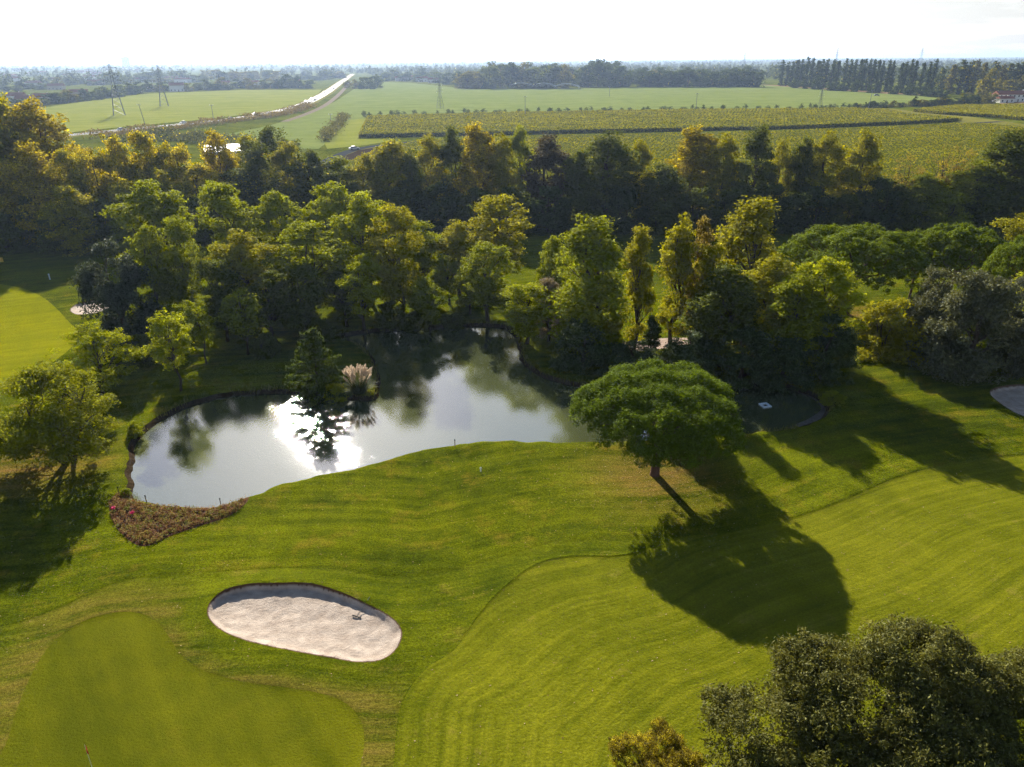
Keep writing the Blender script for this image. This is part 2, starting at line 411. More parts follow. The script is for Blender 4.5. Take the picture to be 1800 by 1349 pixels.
FAIR = gpoly([(1190, 948), (1260, 941), (1340, 926), (1400, 910), (1490, 878), (1560, 847), (1640, 822), (1720, 808), (1800, 800), (1950, 796), (2080, 900), (2050, 1130),
              (1800, 1165), (1750, 1176), (1700, 1220), (1660, 1300), (1500, 1440), (692, 1440), (694, 1349), (707, 1240), (747, 1180), (797, 1146), (827, 1106), (852, 1071),
              (892, 1031), (941, 995), (1000, 980), (1100, 977)], 0.4)
BED = gpoly([(192, 892), (205, 872), (222, 868), (240, 884), (280, 891), (340, 895), (400, 889), (436, 875), (432, 890), (400, 912), (350, 928), (300, 945), (262, 962),
             (236, 958), (205, 930)], 0.3)
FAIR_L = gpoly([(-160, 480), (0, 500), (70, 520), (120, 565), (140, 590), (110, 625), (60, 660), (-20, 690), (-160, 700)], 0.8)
PATH = gpoly([(1075, 606), (1120, 598), (1180, 594), (1240, 596), (1240, 612), (1180, 612), (1110, 618)], 0.6)
MOWLINE = gpoly([(-200, 1080), (60, 1060), (200, 1020), (435, 1004), (600, 1002), (710, 1014), (800, 1002), (900, 975), (1020, 949), (1190, 948), (1400, 910), (1560, 847), (1800, 800), (2000, 790)], 0.8, closed=False)
FL = gpoly([(560, 1700), (640, 1500), (694, 1349), (707, 1240), (747, 1180), (797, 1146), (827, 1106), (852, 1071), (892, 1031), (941, 995), (1000, 978)], 0.8, closed=False)
FT = gpoly([(941, 992), (1100, 976), (1190, 950), (1400, 910), (1560, 847), (1800, 800), (2100, 760)], 0.8, closed=False)
SHORE_PTS = [(PINE_PX, r) for PINE_PX, r in (((1150, 838), 5.5), ((70, 820), 5.5), ((1500, 552), 5.0), ((20, 830), 4.0))]

def ground_z(P):
    x, y = P[:, 0], P[:, 1]
    z = 0.10 * vnoise(x / 17, y / 17, 1) + 0.06 * vnoise(x / 7, y / 7, 2)
    z *= sstep(230, 180, y) * sstep(150, 120, np.abs(x))
    sp = sdf(P, POND); z *= sstep(0.2, -3, sp)
    z += 0.12 * np.exp(-((sp + 1.2) / 1.2) ** 2)                        # soft shoulder round the pond
    z -= 0.62 * sstep(-0.1, 0.9, sp) + 0.9 * sstep(0.9, 4.0, sp)
    for B, dep in ((BUNKER, 1.0), (BUNKER_L, 0.9), (BUNKER_R, 0.9)):
        near = (np.abs(x - B[:, 0].mean()) < 18) & (np.abs(y - B[:, 1].mean()) < 14)
        if near.any():
            s = sdf(P[near], B); cyy = (y[near] - B[:, 1].mean()) / (np.ptp(B[:, 1]) / 2)
            far_side = sstep(-0.6, 0.9, cyy)
            zz = (0.15 + 0.16 * far_side) * np.exp(-(np.minimum(s, 0) / 1.5) ** 2) * (s < 0.0)
            zi = (0.15 + 0.16 * far_side) - dep * (0.20 + 0.28 * far_side) * sstep(-0.02, 0.22 + 0.5 * (1 - far_side), s) - dep * 0.16 * sstep(0.2, 2.6, s)
            zi += 0.035 * vnoise(x[near] * 1.3, y[near] * 1.3, 5) + 0.022 * vnoise(x[near] * 2.6, y[near] * 2.6, 6) - 0.05 * np.maximum(0, vnoise(x[near] * 3.3, y[near] * 3.3, 8) - 0.45)
            z[near] += np.where(s < 0, zz, zi) * dep
    sg, sf, ss = sdf(P, GREEN), sdf(P, FAIR), sdf(P, SEMI)
    lay = 0.05 * sstep(0.10, -0.10, np.maximum.reduce([sg, sf, ss])) + 0.035 * sstep(0.10, -0.10, np.maximum(sg, sf)) + 0.02 * sstep(0.08, -0.08, sg)
    lay *= 1 - np.exp(-((x + 6) / 5) ** 2) * sstep(41, 36.5, y) * (sg < -0.4)
    z += lay * sstep(0.0, -0.5, sp) * (y < 90)
    return z

def offset_pts(poly, d):
    t = np.roll(poly, -1, 0) - np.roll(poly, 1, 0); t /= np.hypot(t[:, 0], t[:, 1])[:, None] + 1e-9
    return poly + np.c_[-t[:, 1], t[:, 0]] * d

def build_ground():
    polys = [POND, BUNKER, BUNKER_L, BUNKER_R, GREEN, SEMI, FAIR, BED, PATH, FAIR_L]
    pts = []; edges = []
    for p in polys:
        n = len(pts); pts += [tuple(q) for q in p]; edges += [(n + i, n + (i + 1) % len(p)) for i in range(len(p))]
    extra = []
    for p, ds in ((POND, (0.25, -0.25, 0.6, -0.6, 1.1, -1.1, 2, -2)), (BUNKER, (0.12, -0.12, 0.3, -0.3, 0.6, -0.6)), (BUNKER_L, (0.3, -0.3)), (BUNKER_R, (0.3, -0.3)),
                  (GREEN, (0.12, -0.12)), (SEMI, (0.12, -0.12)), (FAIR, (0.12, -0.12))):
        for d in ds: extra.append(offset_pts(p, d))
    def grid(x0, x1, y0, y1, s):
        X, Y = np.meshgrid(np.arange(x0, x1, s), np.arange(y0, y1, s)); q = np.c_[X.ravel(), Y.ravel()]
        return q + RNG.uniform(-0.25, 0.25, q.shape) * s
    extra.append(grid(-60, 62, 14, 78, 0.55)); extra.append(grid(-140, 140, 78, 200, 1.5))
    b0 = BUNKER.min(0); b1 = BUNKER.max(0); extra.append(grid(b0[0], b1[0], b0[1], b1[1], 0.2))
    for B in (BUNKER_L, BUNKER_R): extra.append(grid(*np.ravel(np.c_[B.min(0), B.max(0)]), 0.4))
    extra = np.vstack(extra)
    allb = np.array(pts)
    # drop scattered points that lie almost on a boundary line
    key = {(int(round(a * 12)), int(round(b * 12))) for a, b in allb}
    keep = [i for i, (a, b) in enumerate(extra) if (int(round(a * 12)), int(round(b * 12))) not in key]
    extra = extra[keep]
    far = []
    for R in (260, 500, 1000, 2500, 7000, 20000):
        for k in range(-4, 5):
            for q in ((R * k / 4, -R), (R * k / 4, R), (-R, R * k / 4), (R, R * k / 4)): far.append(q)
    far = list({(round(a, 2), round(b, 2)) for a, b in far if b > -1200})
    V = [Vector(p) for p in pts] + [Vector(p) for p in extra] + [Vector(p) for p in far]
    vo, eo, fo, *_ = delaunay_2d_cdt(V, edges, [], 0, 1e-4, False)
    P = np.array([(v.x, v.y) for v in vo]); F = np.array([f for f in fo if len(f) == 3], np.int64)
    z = ground_z(P); C = P[F].mean(1)
    zone = np.zeros(len(F), int)
    for k, p in ((1, SEMI), (2, FAIR), (3, GREEN), (4, PATH), (5, BED), (6, BUNKER), (7, BUNKER_L), (8, BUNKER_R), (9, POND), (10, FAIR_L)):
        zone[inside(C, p)] = k
    mow = dist_line(P, MOWLINE, False) * np.where(P[:, 1] > 50, 1, 1)
    far_ = np.abs(P[:, 0]) + np.abs(P[:, 1]) > 600
    mow[far_] = 0
    d1 = dist_line(P, FL, False); d2 = dist_line(P, FT, False); mow_f = -np.log(np.exp(-0.22 * d1) + np.exp(-0.22 * d2)) / 0.22; mow_g = (P[:, 0] * 0.80 + P[:, 1] * 0.6)
    wear = np.zeros(len(P))
    for (q, r) in SHORE_PTS:
        c = G(*q); d = np.hypot(P[:, 0] - c[0], P[:, 1] - c[1]); wear = np.maximum(wear, np.exp(-(d / r) ** 2))
    sb = sdf(P, BUNKER); sg = sdf(P, GREEN)
    apron = sstep(-1.3, -2.4, sb) * sstep(-4.5, -0.5, sg) * 0.55
    names = [('ground', M['rough'], 'rough'), ('semi_rough', M['semi'], ''), ('fairway', M['fairway'], ''), ('putting_green', M['green'], ''), ('gravel_path', M['path'], ''),
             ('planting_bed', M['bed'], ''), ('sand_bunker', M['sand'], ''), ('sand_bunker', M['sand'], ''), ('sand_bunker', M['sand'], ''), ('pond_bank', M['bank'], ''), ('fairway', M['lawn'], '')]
    labels = ['rough grass of the golf course and the plain beyond', 'intermediate cut of grass round the oval bunker and the green', 'striped fairway sweeping right of the oval bunker',
              'smooth putting green in the lower left corner', 'pale gravel patch under the dark trees behind the pond', 'brown soil bed of the heather by the pond',
              'large oval bunker of pale sand beside the green', 'small bunker half hidden behind the blue-green evergreen', 'bunker cut by the right edge of the photo', 'dark earth bank and bed of the pond', 'sunny yellow-green fairway at the left edge']
    for k, (nm, mt, _) in enumerate(names):
        sel = F[zone == k]
        if len(sel) == 0: continue
        used, inv = np.unique(sel, return_inverse=True)
        fc = inv.reshape(-1, 3)
        v = np.c_[P[used], z[used]]
        mw = mow_f if k == 2 else (mow_g if k == 3 else mow)
        w = np.maximum(wear, apron) if k in (1,) else wear
        at = {'mow': mw[used], 'wear': w[used]}
        if k in (6, 7, 8):
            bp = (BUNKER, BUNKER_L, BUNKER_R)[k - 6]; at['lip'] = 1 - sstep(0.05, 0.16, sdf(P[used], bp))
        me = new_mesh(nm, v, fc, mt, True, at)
        tag(link(nm, me), labels[k], None, kind='structure')
    # water sheet
    W = offset_pts(POND, 0.0)
    fo2 = delaunay_2d_cdt([Vector(p) for p in W], [(i, (i + 1) % len(W)) for i in range(len(W))], [], 1, 1e-4, False)
    v = [(q.x, q.y, -0.36) for q in fo2[0]]
    me = new_mesh('pond', v, [tuple(f) for f in fo2[2]], M['water'])
    tag(link('pond', me), 'irregular pond mirroring the trees and the low sun', None, kind='structure')
build_ground()

def gz(x, y): return float(ground_z(np.array([[x, y]]))[0])

# ------------------------------------------------------------------ far land: fields, tracks, motorway
def sheet(name, px_poly, z, material, label, smooth=False, dens=None, kind='structure'):
    p = gpoly(px_poly, 1e9, True, False) if False else np.array([G(x, y, z) for x, y in px_poly])
    if smooth: p = resample(spline(p), 0.4)
    r = delaunay_2d_cdt([Vector(q) for q in p], [(i, (i + 1) % len(p)) for i in range(len(p))], [], 0, 1e-4, False)
    V = np.array([(q.x, q.y, z) for q in r[0]]); fs = [tuple(f) for f in r[2]]; ok = inside(np.array([V[list(f), :2].mean(0) for f in fs]), p); fs = [f for f, k in zip(fs, ok) if k]
    me = new_mesh(name, V, fs, material, attrs={'mow': V[:, 1] * 0.3, 'wear': V[:, 0] * 0})
    return tag(link(name, me), label, kind=kind)

def strip(name, px_line, width, z, material, label):
    """a track of constant width along a centre line seen at these photo pixels"""
    c = resample(spline(np.array([G(x, y, z) for x, y in px_line]), False, 12), 6.0, False)
    t = np.gradient(c, axis=0); t /= np.hypot(t[:, 0], t[:, 1])[:, None]
    n = np.c_[-t[:, 1], t[:, 0]]; w = width / 2
    L, R = c + n * w, c - n * w; m = len(c)
    V = np.vstack([np.c_[L, np.full(m, z)], np.c_[R, np.full(m, z)]])
    F = np.array([(i, i + m, i + m + 1, i + 1) for i in range(m - 1)])
    me = new_mesh(name, V, F, material, attrs={'mow': V[:, 1] * 0.3, 'wear': V[:, 0] * 0})
    return tag(link(name, me), label, kind='structure'), c, n

M['track'] = m_soil('track_gravel', (0.16, 0.13, 0.09), (0.26, 0.21, 0.15), 0.5)
M['crop'] = grass('young_crop', (0.125, 0.165, 0.035), (0.195, 0.225, 0.060), (0.16, 0.16, 0.05), (0.4, 0.01), 0.2, 0.25)
M['meadow'] = grass('meadow', (0.165, 0.190, 0.026), (0.235, 0.245, 0.045), (0.20, 0.17, 0.04), (0.3, 0.01), 0.3, 0.2)
M['drygrass'] = grass('verge_grass', (0.13, 0.13, 0.02), (0.20, 0.18, 0.035), (0.26, 0.19, 0.07), (0.3, 0.02), 0.2, 0.2)
M['stubble'] = grass('stubble_earth', (0.17, 0.12, 0.06), (0.26, 0.18, 0.09), (0.30, 0.21, 0.12), (0.3, 0.02), 0.2, 0.2)

sheet('hayfield', [(40, 196), (112, 184), (180, 174), (262, 165), (430, 158.5), (566, 158), (556, 168), (520, 184), (470, 196), (420, 203), (330, 213), (210, 224), (150, 230), (60, 240)], 0.05, M['meadow'],
      'yellow-green hayfield with pylons left of the motorway')
sheet('crop_field', [(640, 143), (720, 146), (820, 156.5), (1000, 156), (1200, 152), (1335, 148.5), (1450, 155), (1560, 163), (1690, 177), (1600, 186), (1500, 191), (1200, 194), (900, 199),
      (642, 207), (600, 232), (560, 262), (440, 262), (380, 240), (470, 222), (545, 200), (590, 178), (625, 155)], 0.06, M['crop'], 'wide pale green crop field behind the vineyards')
sheet('grass_strip', [(610, 212), (643, 208), (628, 245), (700, 246), (640, 256), (575, 262), (570, 250)], 0.10, M['meadow'], 'mown grass headland at the vineyard corner')
sheet('verge', [(1512, 190), (1570, 191), (1610, 197), (1700, 205), (1830, 222), (1830, 230), (1700, 217), (1640, 210), (1590, 203), (1560, 196)], 0.10, M['drygrass'], 'pale grass track between the two right vineyards')
sheet('verge', [(575, 285), (610, 268), (650, 258), (705, 254), (660, 266), (610, 290), (590, 300)], 0.11, M['drygrass'], 'pale grass verge below the dark lane')
sheet('stubble_field', [(1750, 178), (1840, 176), (1840, 186), (1760, 183)], 0.12, M['stubble'], 'orange-brown plot before the red-roofed farmhouse')
sheet('stubble_field', [(1325, 149), (1370, 150), (1480, 157), (1640, 168), (1560, 165.5), (1440, 156.5), (1370, 152)], 0.12, M['stubble'], 'reddish earth track along the foot of the poplars')
ROAD, RC, RN = strip('motorway', [(60, 243), (150, 235), (210, 229), (330, 217.5), (430, 206), (500, 193), (540, 180.5), (575, 162), (596, 147), (608, 139), (616, 133), (620, 130.5)], 10.0, 0.35, M['asphalt'],
                     'grey motorway curving from the hayfield to the horizon')
for off, dash in ((0.0, False), (-4.4, False), (4.4, False)):
    c = RC + RN * off; m = len(c); V = np.vstack([np.c_[c + RN * 0.12, np.full(m, 0.356)], np.c_[c - RN * 0.12, np.full(m, 0.356)]])
    mk = link('road_marking', new_mesh('road_marking', V, np.array([(i, i + m, i + m + 1, i + 1) for i in range(m - 1)]), M['paint']), ROAD)
for s in (-1, 1):       # sloping shoulders of the road bed
    a, b = RC + RN * s * 5.0, RC + RN * s * 8.5; m = len(a)
    V = np.vstack([np.c_[a, np.full(m, 0.345)], np.c_[b, np.full(m, 0.02)]]); F = np.array([(i, i + 1, i + m + 1, i + m) if s > 0 else (i, i + m, i + m + 1, i + 1) for i in range(m - 1)])
    link('road_shoulder', new_mesh('road_shoulder', V, F, M['drygrass'], attrs={'mow': V[:, 1] * .3, 'wear': V[:, 0] * 0}), ROAD)
strip('service_track', [(500, 214), (545, 198), (575, 183), (596, 166), (608, 153), (616, 143)], 5.0, 0.2, M['track'], 'pale gravel service track beside the motorway')
LANE, LC, LN = strip('farm_lane', [(540, 300), (590, 276), (630, 262), (700, 252), (800, 245.5), (1000, 240.5), (1400, 232), (1620, 221.5), (1760, 214)], 5.0, 0.13, M['lane'],
                     'dark farm lane along the front of the upper vineyard')

sheet('ditch', [(548, 306), (590, 280), (632, 264), (690, 254), (752, 248.5), (752, 251.5), (690, 260), (640, 272), (605, 288), (572, 306)], 0.16, M['bank'], 'shadow-dark ditch bank below the farm lane')  # flat sheet for a bank in shadow: the shade is its dark colour
sheet('silt_shore', [(1400, 689), (1430, 695), (1452, 706), (1457, 716), (1444, 737), (1402, 751), (1384, 752), (1418, 738), (1440, 724), (1443, 716), (1434, 705), (1420, 697)], -0.33, M['silt'], 'pale silty shallows at the right end of the pond', True)
# ------------------------------------------------------------------ foliage generator
def quads(c, nrm, size, rng, aspect=0.55):
    """rhombic leaf sprays: centres, normals, half length"""
    n = len(c); nrm = nrm / (np.linalg.norm(nrm, axis=1)[:, None] + 1e-9)
    a = rng.normal(size=(n, 3)); t = np.cross(nrm, a); t /= np.linalg.norm(t, axis=1)[:, None] + 1e-9; b = np.cross(nrm, t)
    s = (size * rng.uniform(0.65, 1.35, n))[:, None]
    bend = nrm * s * rng.uniform(-0.25, 0.25, n)[:, None]
    V = np.stack([c + t * s + bend, c + b * s * aspect, c - t * s + bend, c - b * s * aspect], 1).reshape(-1, 3)
    return V, np.arange(4 * n).reshape(n, 4)

def rand_dir(n, rng):
    d = rng.normal(size=(n, 3)); return d / np.linalg.norm(d, axis=1)[:, None]

def puff(centers, radii, per, size, rng, squash=0.7, up=0.35, shell=0.55, rnd=0.8, aspect=0.55, outward=0.6, cen=None):
    """leaf sprays spread over small clumps; returns verts, faces, tone"""
    n = len(centers); idx = np.repeat(np.arange(n), per); m = len(idx)
    d = rand_dir(m, rng); u = (shell + (1 - shell) * rng.random(m)) ** 0.8
    u = np.where(rng.random(m) < 0.13, rng.uniform(1.0, 1.55, m), u)          # loose sprays blur the outline
    sq = np.array([1, 1, squash])
    c = centers[idx] + d * sq * (radii[idx] * u)[:, None]
    nr = d * outward + np.array([0, 0, up]) + rng.normal(size=(m, 3)) * rnd
    V, F = quads(c, nr, np.full(m, size), rng, aspect)
    tone = rng.random(n)[idx]
    return V, F, np.repeat(tone, 4)

def limb(mb, p0, p1, r0, r1, rng, sag=0.0, seg=4, n=6):
    p0, p1 = np.array(p0, float), np.array(p1, float); L = np.linalg.norm(p1 - p0); pts = []
    j = rng.normal(size=(seg + 1, 3)) * L * 0.035
    for i in range(seg + 1):
        t = i / seg; p = p0 * (1 - t) + p1 * t + (j[i] if 0 < i < seg else 0); p[2] += sag * L * t * (1 - t)
        pts.append(tuple(p))
    mb.tube(pts, [r0 + (r1 - r0) * i / seg for i in range(seg + 1)], n)

def make_broad(name, H, R, base, prof, ncl, rc, per, size, seed, rtrunk=0.2, squash=0.75, leafmat='leaf', nlimb=14, stems=1, lean=0.0, barkmat='bark', shellbias=0.5, up=0.35, hole=0.0, nbough=22, axis=0):
    """returns (trunk mesh, crown mesh) of a broad-leaved tree of height H and crown radius R"""
    rng = np.random.default_rng(seed)
    ph = rng.uniform(0, 6.28, 6)
    def pick(lo, hi):
        while True:
            t = rng.random(); pr = prof(t)
            if rng.random() > pr ** 1.2 + 0.05: continue
            a = rng.uniform(0, 2 * math.pi)
            if hole and rng.random() < hole and math.sin(4 * a + ph[3] + 6 * t) > 0.3: continue
            lump = 0.80 + 0.16 * math.sin(2 * a + ph[0] + 3 * t) + 0.13 * math.sin(3 * a + ph[1] - 5 * t)
            r = R * pr * lump * (lo + (hi - lo) * math.sqrt(rng.random())); z = H * (base + (1 - base) * t) - rc * 0.5
            return np.array([r * math.cos(a) + lean * z, r * math.sin(a), z])
    # boughs: clumps gather round a number of boughs so that the crown breaks into lobes with dark gaps between them
    nb = nbough; boughs = [pick(0.35, 0.92) for _ in range(nb)]; br = [R * rng.uniform(0.24, 0.40) for _ in range(nb)]
    cs = [np.array([rng.normal() * R * .12, rng.normal() * R * .12, H * (base + (0.97 - base) * (k + .5) / axis)]) for k in range(axis)]
    while len(cs) < ncl:
        if rng.random() < 0.22: cs.append(pick(shellbias, 1.0)); continue
        k = rng.integers(nb); d = rand_dir(1, rng)[0]; d[2] = d[2] * 0.75 + 0.15
        p = boughs[k] + d * br[k] * rng.uniform(0.45, 1.05) * np.array([1, 1, min(1.6, max(0.6, H / (3.2 * R)))])
        if p[2] < H * base * 0.8 - 0.2 or p[2] > H * 1.02: continue
        cs.append(p)
    cs = np.array(cs)
    radii = rc * rng.uniform(0.6, 1.25, len(cs))
    V, F, tone = puff(cs, radii, per, size, rng, squash, up)
    crown = new_mesh(name + '_crown', V, F, M[leafmat], attrs={'tone': tone})
    mb = MB()
    for s in range(stems):
        a = rng.uniform(0, 6.28); off = 0.0 if stems == 1 else 0.25
        b = np.array([off * math.cos(a), off * math.sin(a), -0.25])
        top = np.array([lean * H * 0.85 + (0 if stems == 1 else R * 0.45 * math.cos(a)), (0 if stems == 1 else R * 0.45 * math.sin(a)), H * (0.86 if stems == 1 else 0.7)])
        pts = [b]; rad = [rtrunk * 1.5 / math.sqrt(stems)]
        for k in range(1, 6):
            t = k / 5; q = b * (1 - t) + top * t + rng.normal(size=3) * np.array([1, 1, 0]) * 0.025 * H * (t < 1); pts.append(q); rad.append(rtrunk / math.sqrt(stems) * (1 - 0.88 * t) + 0.015)
        mb.tube([tuple(p) for p in pts], rad, 7)
        order = rng.permutation(len(cs))[:nlimb // stems + 1]
        for i in order:
            c = cs[i]; zt = max(H * base * 0.55, c[2] * rng.uniform(0.45, 0.75)); t = min(0.95, (zt + 0.25) / (top[2] + 0.25))
            k = min(4, int(t * 5)); f = t * 5 - k; p0 = pts[k] * (1 - f) + pts[k + 1] * f
            limb(mb, p0, c, rad[k] * 0.5, 0.02, rng, 0.12, 4, 5)
    trunk = mb.mesh(name + '_trunk', [M[barkmat]], True)
    return trunk, crown

P_ROUND = lambda t: math.sqrt(max(0.0, 1 - (2 * t - 0.85) ** 2 / 1.35)) if t < 0.98 else 0.25
P_OVAL = lambda t: max(0.12, math.sin(math.pi * min(1, 0.12 + 0.86 * t)) ** 0.75)
P_UP = lambda t: max(0.15, (0.45 + 0.75 * t) if t < 0.7 else (0.975 - 2.4 * (t - 0.7)))
P_CONE = lambda t: max(0.10, 1.0 - 0.85 * t ** 1.15)
P_COL = lambda t: max(0.12, min(1.0, 0.55 + 1.6 * t) * (1 - max(0, t - 0.35) ** 1.6 * 1.5))
P_DOME = lambda t: max(0.15, math.sqrt(max(0, 1 - t ** 2.2)))

PROTO = {}
def protos(kind, n, **kw):
    PROTO[kind] = [(kw['H'], kw['R'], *make_broad(kind, seed=hash_seed(kind, i), **kw)) for i in range(n)]
def hash_seed(k, i): return sum(ord(c) * (j + 3) for j, c in enumerate(k)) * 31 + i * 977

protos('robinia', 4, H=13, R=3.6, base=0.22, prof=P_UP, ncl=230, rc=0.72, per=85, size=0.135, rtrunk=0.20, squash=0.55, nlimb=30, shellbias=0.3, hole=0.6)
protos('plane', 3, H=18, R=5.2, base=0.0, prof=P_OVAL, ncl=420, rc=0.95, per=62, size=0.20, rtrunk=0.35, nlimb=24, shellbias=0.45, nbough=42)
protos('tall', 4, H=20, R=4.0, base=0.0, prof=P_OVAL, ncl=400, rc=0.90, per=60, size=0.19, rtrunk=0.3, nlimb=24, shellbias=0.45, hole=0.25, nbough=44)
protos('slim', 3, H=13, R=2.0, base=0.10, prof=P_COL, ncl=170, rc=0.55, per=80, size=0.125, rtrunk=0.16, nlimb=20, shellbias=0.4, hole=0.4)
protos('young', 2, H=8, R=1.9, base=0.34, prof=P_OVAL, ncl=110, rc=0.42, per=70, size=0.10, rtrunk=0.085, nlimb=24, shellbias=0.3, hole=0.6)
protos('shrub', 3, H=6, R=3.2, base=0.0, prof=P_DOME, ncl=220, rc=0.60, per=70, size=0.13, rtrunk=0.12, nlimb=10, stems=3, shellbias=0.6)
protos('evergreen', 2, H=9, R=3.9, base=0.0, prof=P_DOME, ncl=420, rc=0.60, per=85, size=0.105, rtrunk=0.25, nlimb=8, leafmat='oakleaf', shellbias=0.68)
protos('spreading', 1, H=10, R=5.2, base=0.24, prof=P_DOME, ncl=430, rc=0.65, per=85, size=0.105, rtrunk=0.28, nlimb=50, stems=3, shellbias=0.3, hole=0.75)
protos('airy', 1, H=8, R=4.0, base=0.22, prof=P_ROUND, ncl=210, rc=0.55, per=75, size=0.10, rtrunk=0.15, nlimb=30, stems=2, shellbias=0.3, squash=0.5, hole=0.7)
protos('bare', 2, H=15, R=3.2, base=0.3, prof=P_OVAL, ncl=70, rc=0.7, per=16, size=0.15, rtrunk=0.13, nlimb=50, shellbias=0.3)

# umbrella pines
def make_pine(name, H, R, ztop, zrim, ntuft, per, size, seed, rtrunk=0.45, droop=False):
    rng = np.random.default_rng(seed); cs = []; k = 0
    ph = rng.uniform(0, 6.28, 4)
    dome = lambda r, a: zrim + (ztop - zrim) * (max(0.0, 1 - (r / R) ** 2.3)) ** 0.54
    while len(cs) < ntuft:
        k += 1; a = rng.uniform(0, 6.283); r = R * math.sqrt(rng.random()) 
        rim = 1 + 0.05 * math.sin(3 * a + ph[0]) + 0.05 * math.sin(5 * a + ph[1]) + 0.03 * math.sin(11 * a + ph[2])
        zt = dome(r, a) + 0.22 * math.sin(1.9 * r * math.cos(a) + ph[3]) + 0.22 * math.sin(2.1 * r * math.sin(a) + ph[0])
        u = rng.random()
        if u < 0.74: z = zt - abs(rng.normal()) * 0.28
        else: z = zt - rng.uniform(0.3, 1.0) * (zt - zrim + 1.1) * (0.5 + 0.5 * (r / R))      # the shaded layers underneath
        if z < zrim - 0.55: continue
        cs.append((r * rim * math.cos(a), r * rim * math.sin(a), z))
    # ragged lower sprays hanging at the rim
    for i in range(int(ntuft * 0.06)):
        a = rng.uniform(0, 6.283); r = R * rng.uniform(0.55, 0.98); 
        if math.sin(2 * a + ph[1]) + 0.6 * math.sin(5 * a + ph[2]) < -0.2: continue
        cs.append((r * math.cos(a), r * math.sin(a), zrim - rng.uniform(0.1, 0.75)))
    if droop:       # a low bough hanging out on the pond side, and a thin one on the other
        for i in range(130): t = rng.random(); cs.append((5.2 * t + 1.6 + rng.normal() * .5, 2.6 + rng.normal() * 0.8, 5.0 - 1.1 * t + rng.normal() * 0.45))
    cs = np.array(cs)
    if droop: cs[:, 2] += 0.11 * cs[:, 1]          # the crown hangs lower on its shaded side
    radii = rng.uniform(0.26, 0.50, len(cs)) * (R / 7.2) ** 0.5
    V, F, tone = puff(cs, radii, per, size, rng, 0.85, 0.45, 0.35, 0.55, 0.30, 0.9)
    crown = new_mesh(name + '_crown', V, F, M['needle'], attrs={'tone': tone})
    mb = MB(); zf = zrim * 0.66
    mb.tube([(0, 0, -0.3), (0.03, 0, 0.15), (0.08, 0.02, zf * 0.5), (0.12, 0.0, zf)], [rtrunk * 1.45, rtrunk * 1.05, rtrunk * 0.92, rtrunk * 0.85], 12)
    for i in range(11):
        a = i * 2 * math.pi / 11 + rng.uniform(-0.2, 0.2); rr = R * rng.uniform(0.55, 0.85); zt = dome(rr, a) - 0.7
        mid = np.array([rr * 0.45 * math.cos(a), rr * 0.45 * math.sin(a), zf + (zt - zf) * 0.42])
        limb(mb, (0.1, 0, zf - 0.3), mid, rtrunk * 0.42, rtrunk * 0.26, rng, 0.0, 3, 7)
        limb(mb, mid, (rr * math.cos(a), rr * math.sin(a), zt), rtrunk * 0.26, 0.04, rng, 0.06, 4, 6)
        for q in range(4):
            b = a + rng.uniform(-0.5, 0.5); r2 = R * rng.uniform(0.5, 0.97); limb(mb, mid, (r2 * math.cos(b), r2 * math.sin(b), dome(r2, b) - 0.5), rtrunk * 0.14, 0.025, rng, 0.05, 4, 5)
    return mb.mesh(name + '_trunk', [M['pine_bark']], True), crown

# ------------------------------------------------------------------ placing trees
NTREE = 0
def place_tree(kind, bx, by, ty, wpx, color, aut, label, group=None, cat='tree', name=None, H=None, W=None, XY=None, rot=None):
    """a tree whose foot stands at ground pixel (bx, by), top at row ty, crown wpx wide"""
    global NTREE; NTREE += 1
    X, Y = XY if XY else G(bx, by)
    h = H or height_at(bx, by, ty); w = W or width_at(bx, by, wpx, h * 0.6)
    pl = PROTO[kind]; H0, R0, tm, cm = pl[NTREE % len(pl)]
    o = link(name or kind + '_tree', None); o.location = (X, Y, gz(X, Y) - 0.03)
    o.rotation_euler = (0, 0, (NTREE * 2.399) % 6.283 if rot is None else rot)
    sx = w / (2 * R0 * 0.86); o.scale = (sx, sx * random.uniform(0.92, 1.08), h / H0)
    tag(o, label, cat, group)
    t = link('trunk', tm, o); c = link('crown', cm, o); c.color = (*color, aut)
    return o

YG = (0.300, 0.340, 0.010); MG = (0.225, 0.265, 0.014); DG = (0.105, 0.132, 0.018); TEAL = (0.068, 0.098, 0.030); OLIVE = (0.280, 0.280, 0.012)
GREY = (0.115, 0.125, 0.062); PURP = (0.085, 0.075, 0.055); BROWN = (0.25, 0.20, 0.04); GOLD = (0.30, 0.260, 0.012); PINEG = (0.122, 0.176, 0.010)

# --- the lone umbrella pine on the fairway
tm, cm = make_pine('stone_pine', 10.0, 7.1, 9.15, 6.2, 2800, 46, 0.122, 5, 0.40, droop=True)
PX, PY = G(1150, 838)
o = link('stone_pine', None, loc=(PX, PY, gz(PX, PY) - 0.02), rot=(0, 0, 0.0)); tag(o, 'lone umbrella pine with a wide dome casting a long shadow across the fairway', 'tree')
link('trunk', tm, o); c = link('crown', cm, o); c.color = (*PINEG, 0.0)
PROTO['umbrella'] = [(9.6, 6.5, *make_pine('umbrella_pine', 9.6, 6.5, 9.6, 6.2, 1000, 40, 0.16, 11, 0.30)), (9.6, 6.5, *make_pine('umbrella_pine', 9.6, 6.5, 9.6, 5.6, 1000, 40, 0.16, 12, 0.30))]
UG = (0.135, 0.180, 0.010)
place_tree('umbrella', 1487, 552, 404, 215, UG, 0, 'umbrella pine with bare dark trunk beyond the right end of the pond', 'umbrella pines on the right', name='umbrella_pine')
place_tree('umbrella', 1597, 530, 411, 85, UG, 0, 'small rounded umbrella pine squeezed between two wider pines', 'umbrella pines on the right', name='umbrella_pine')
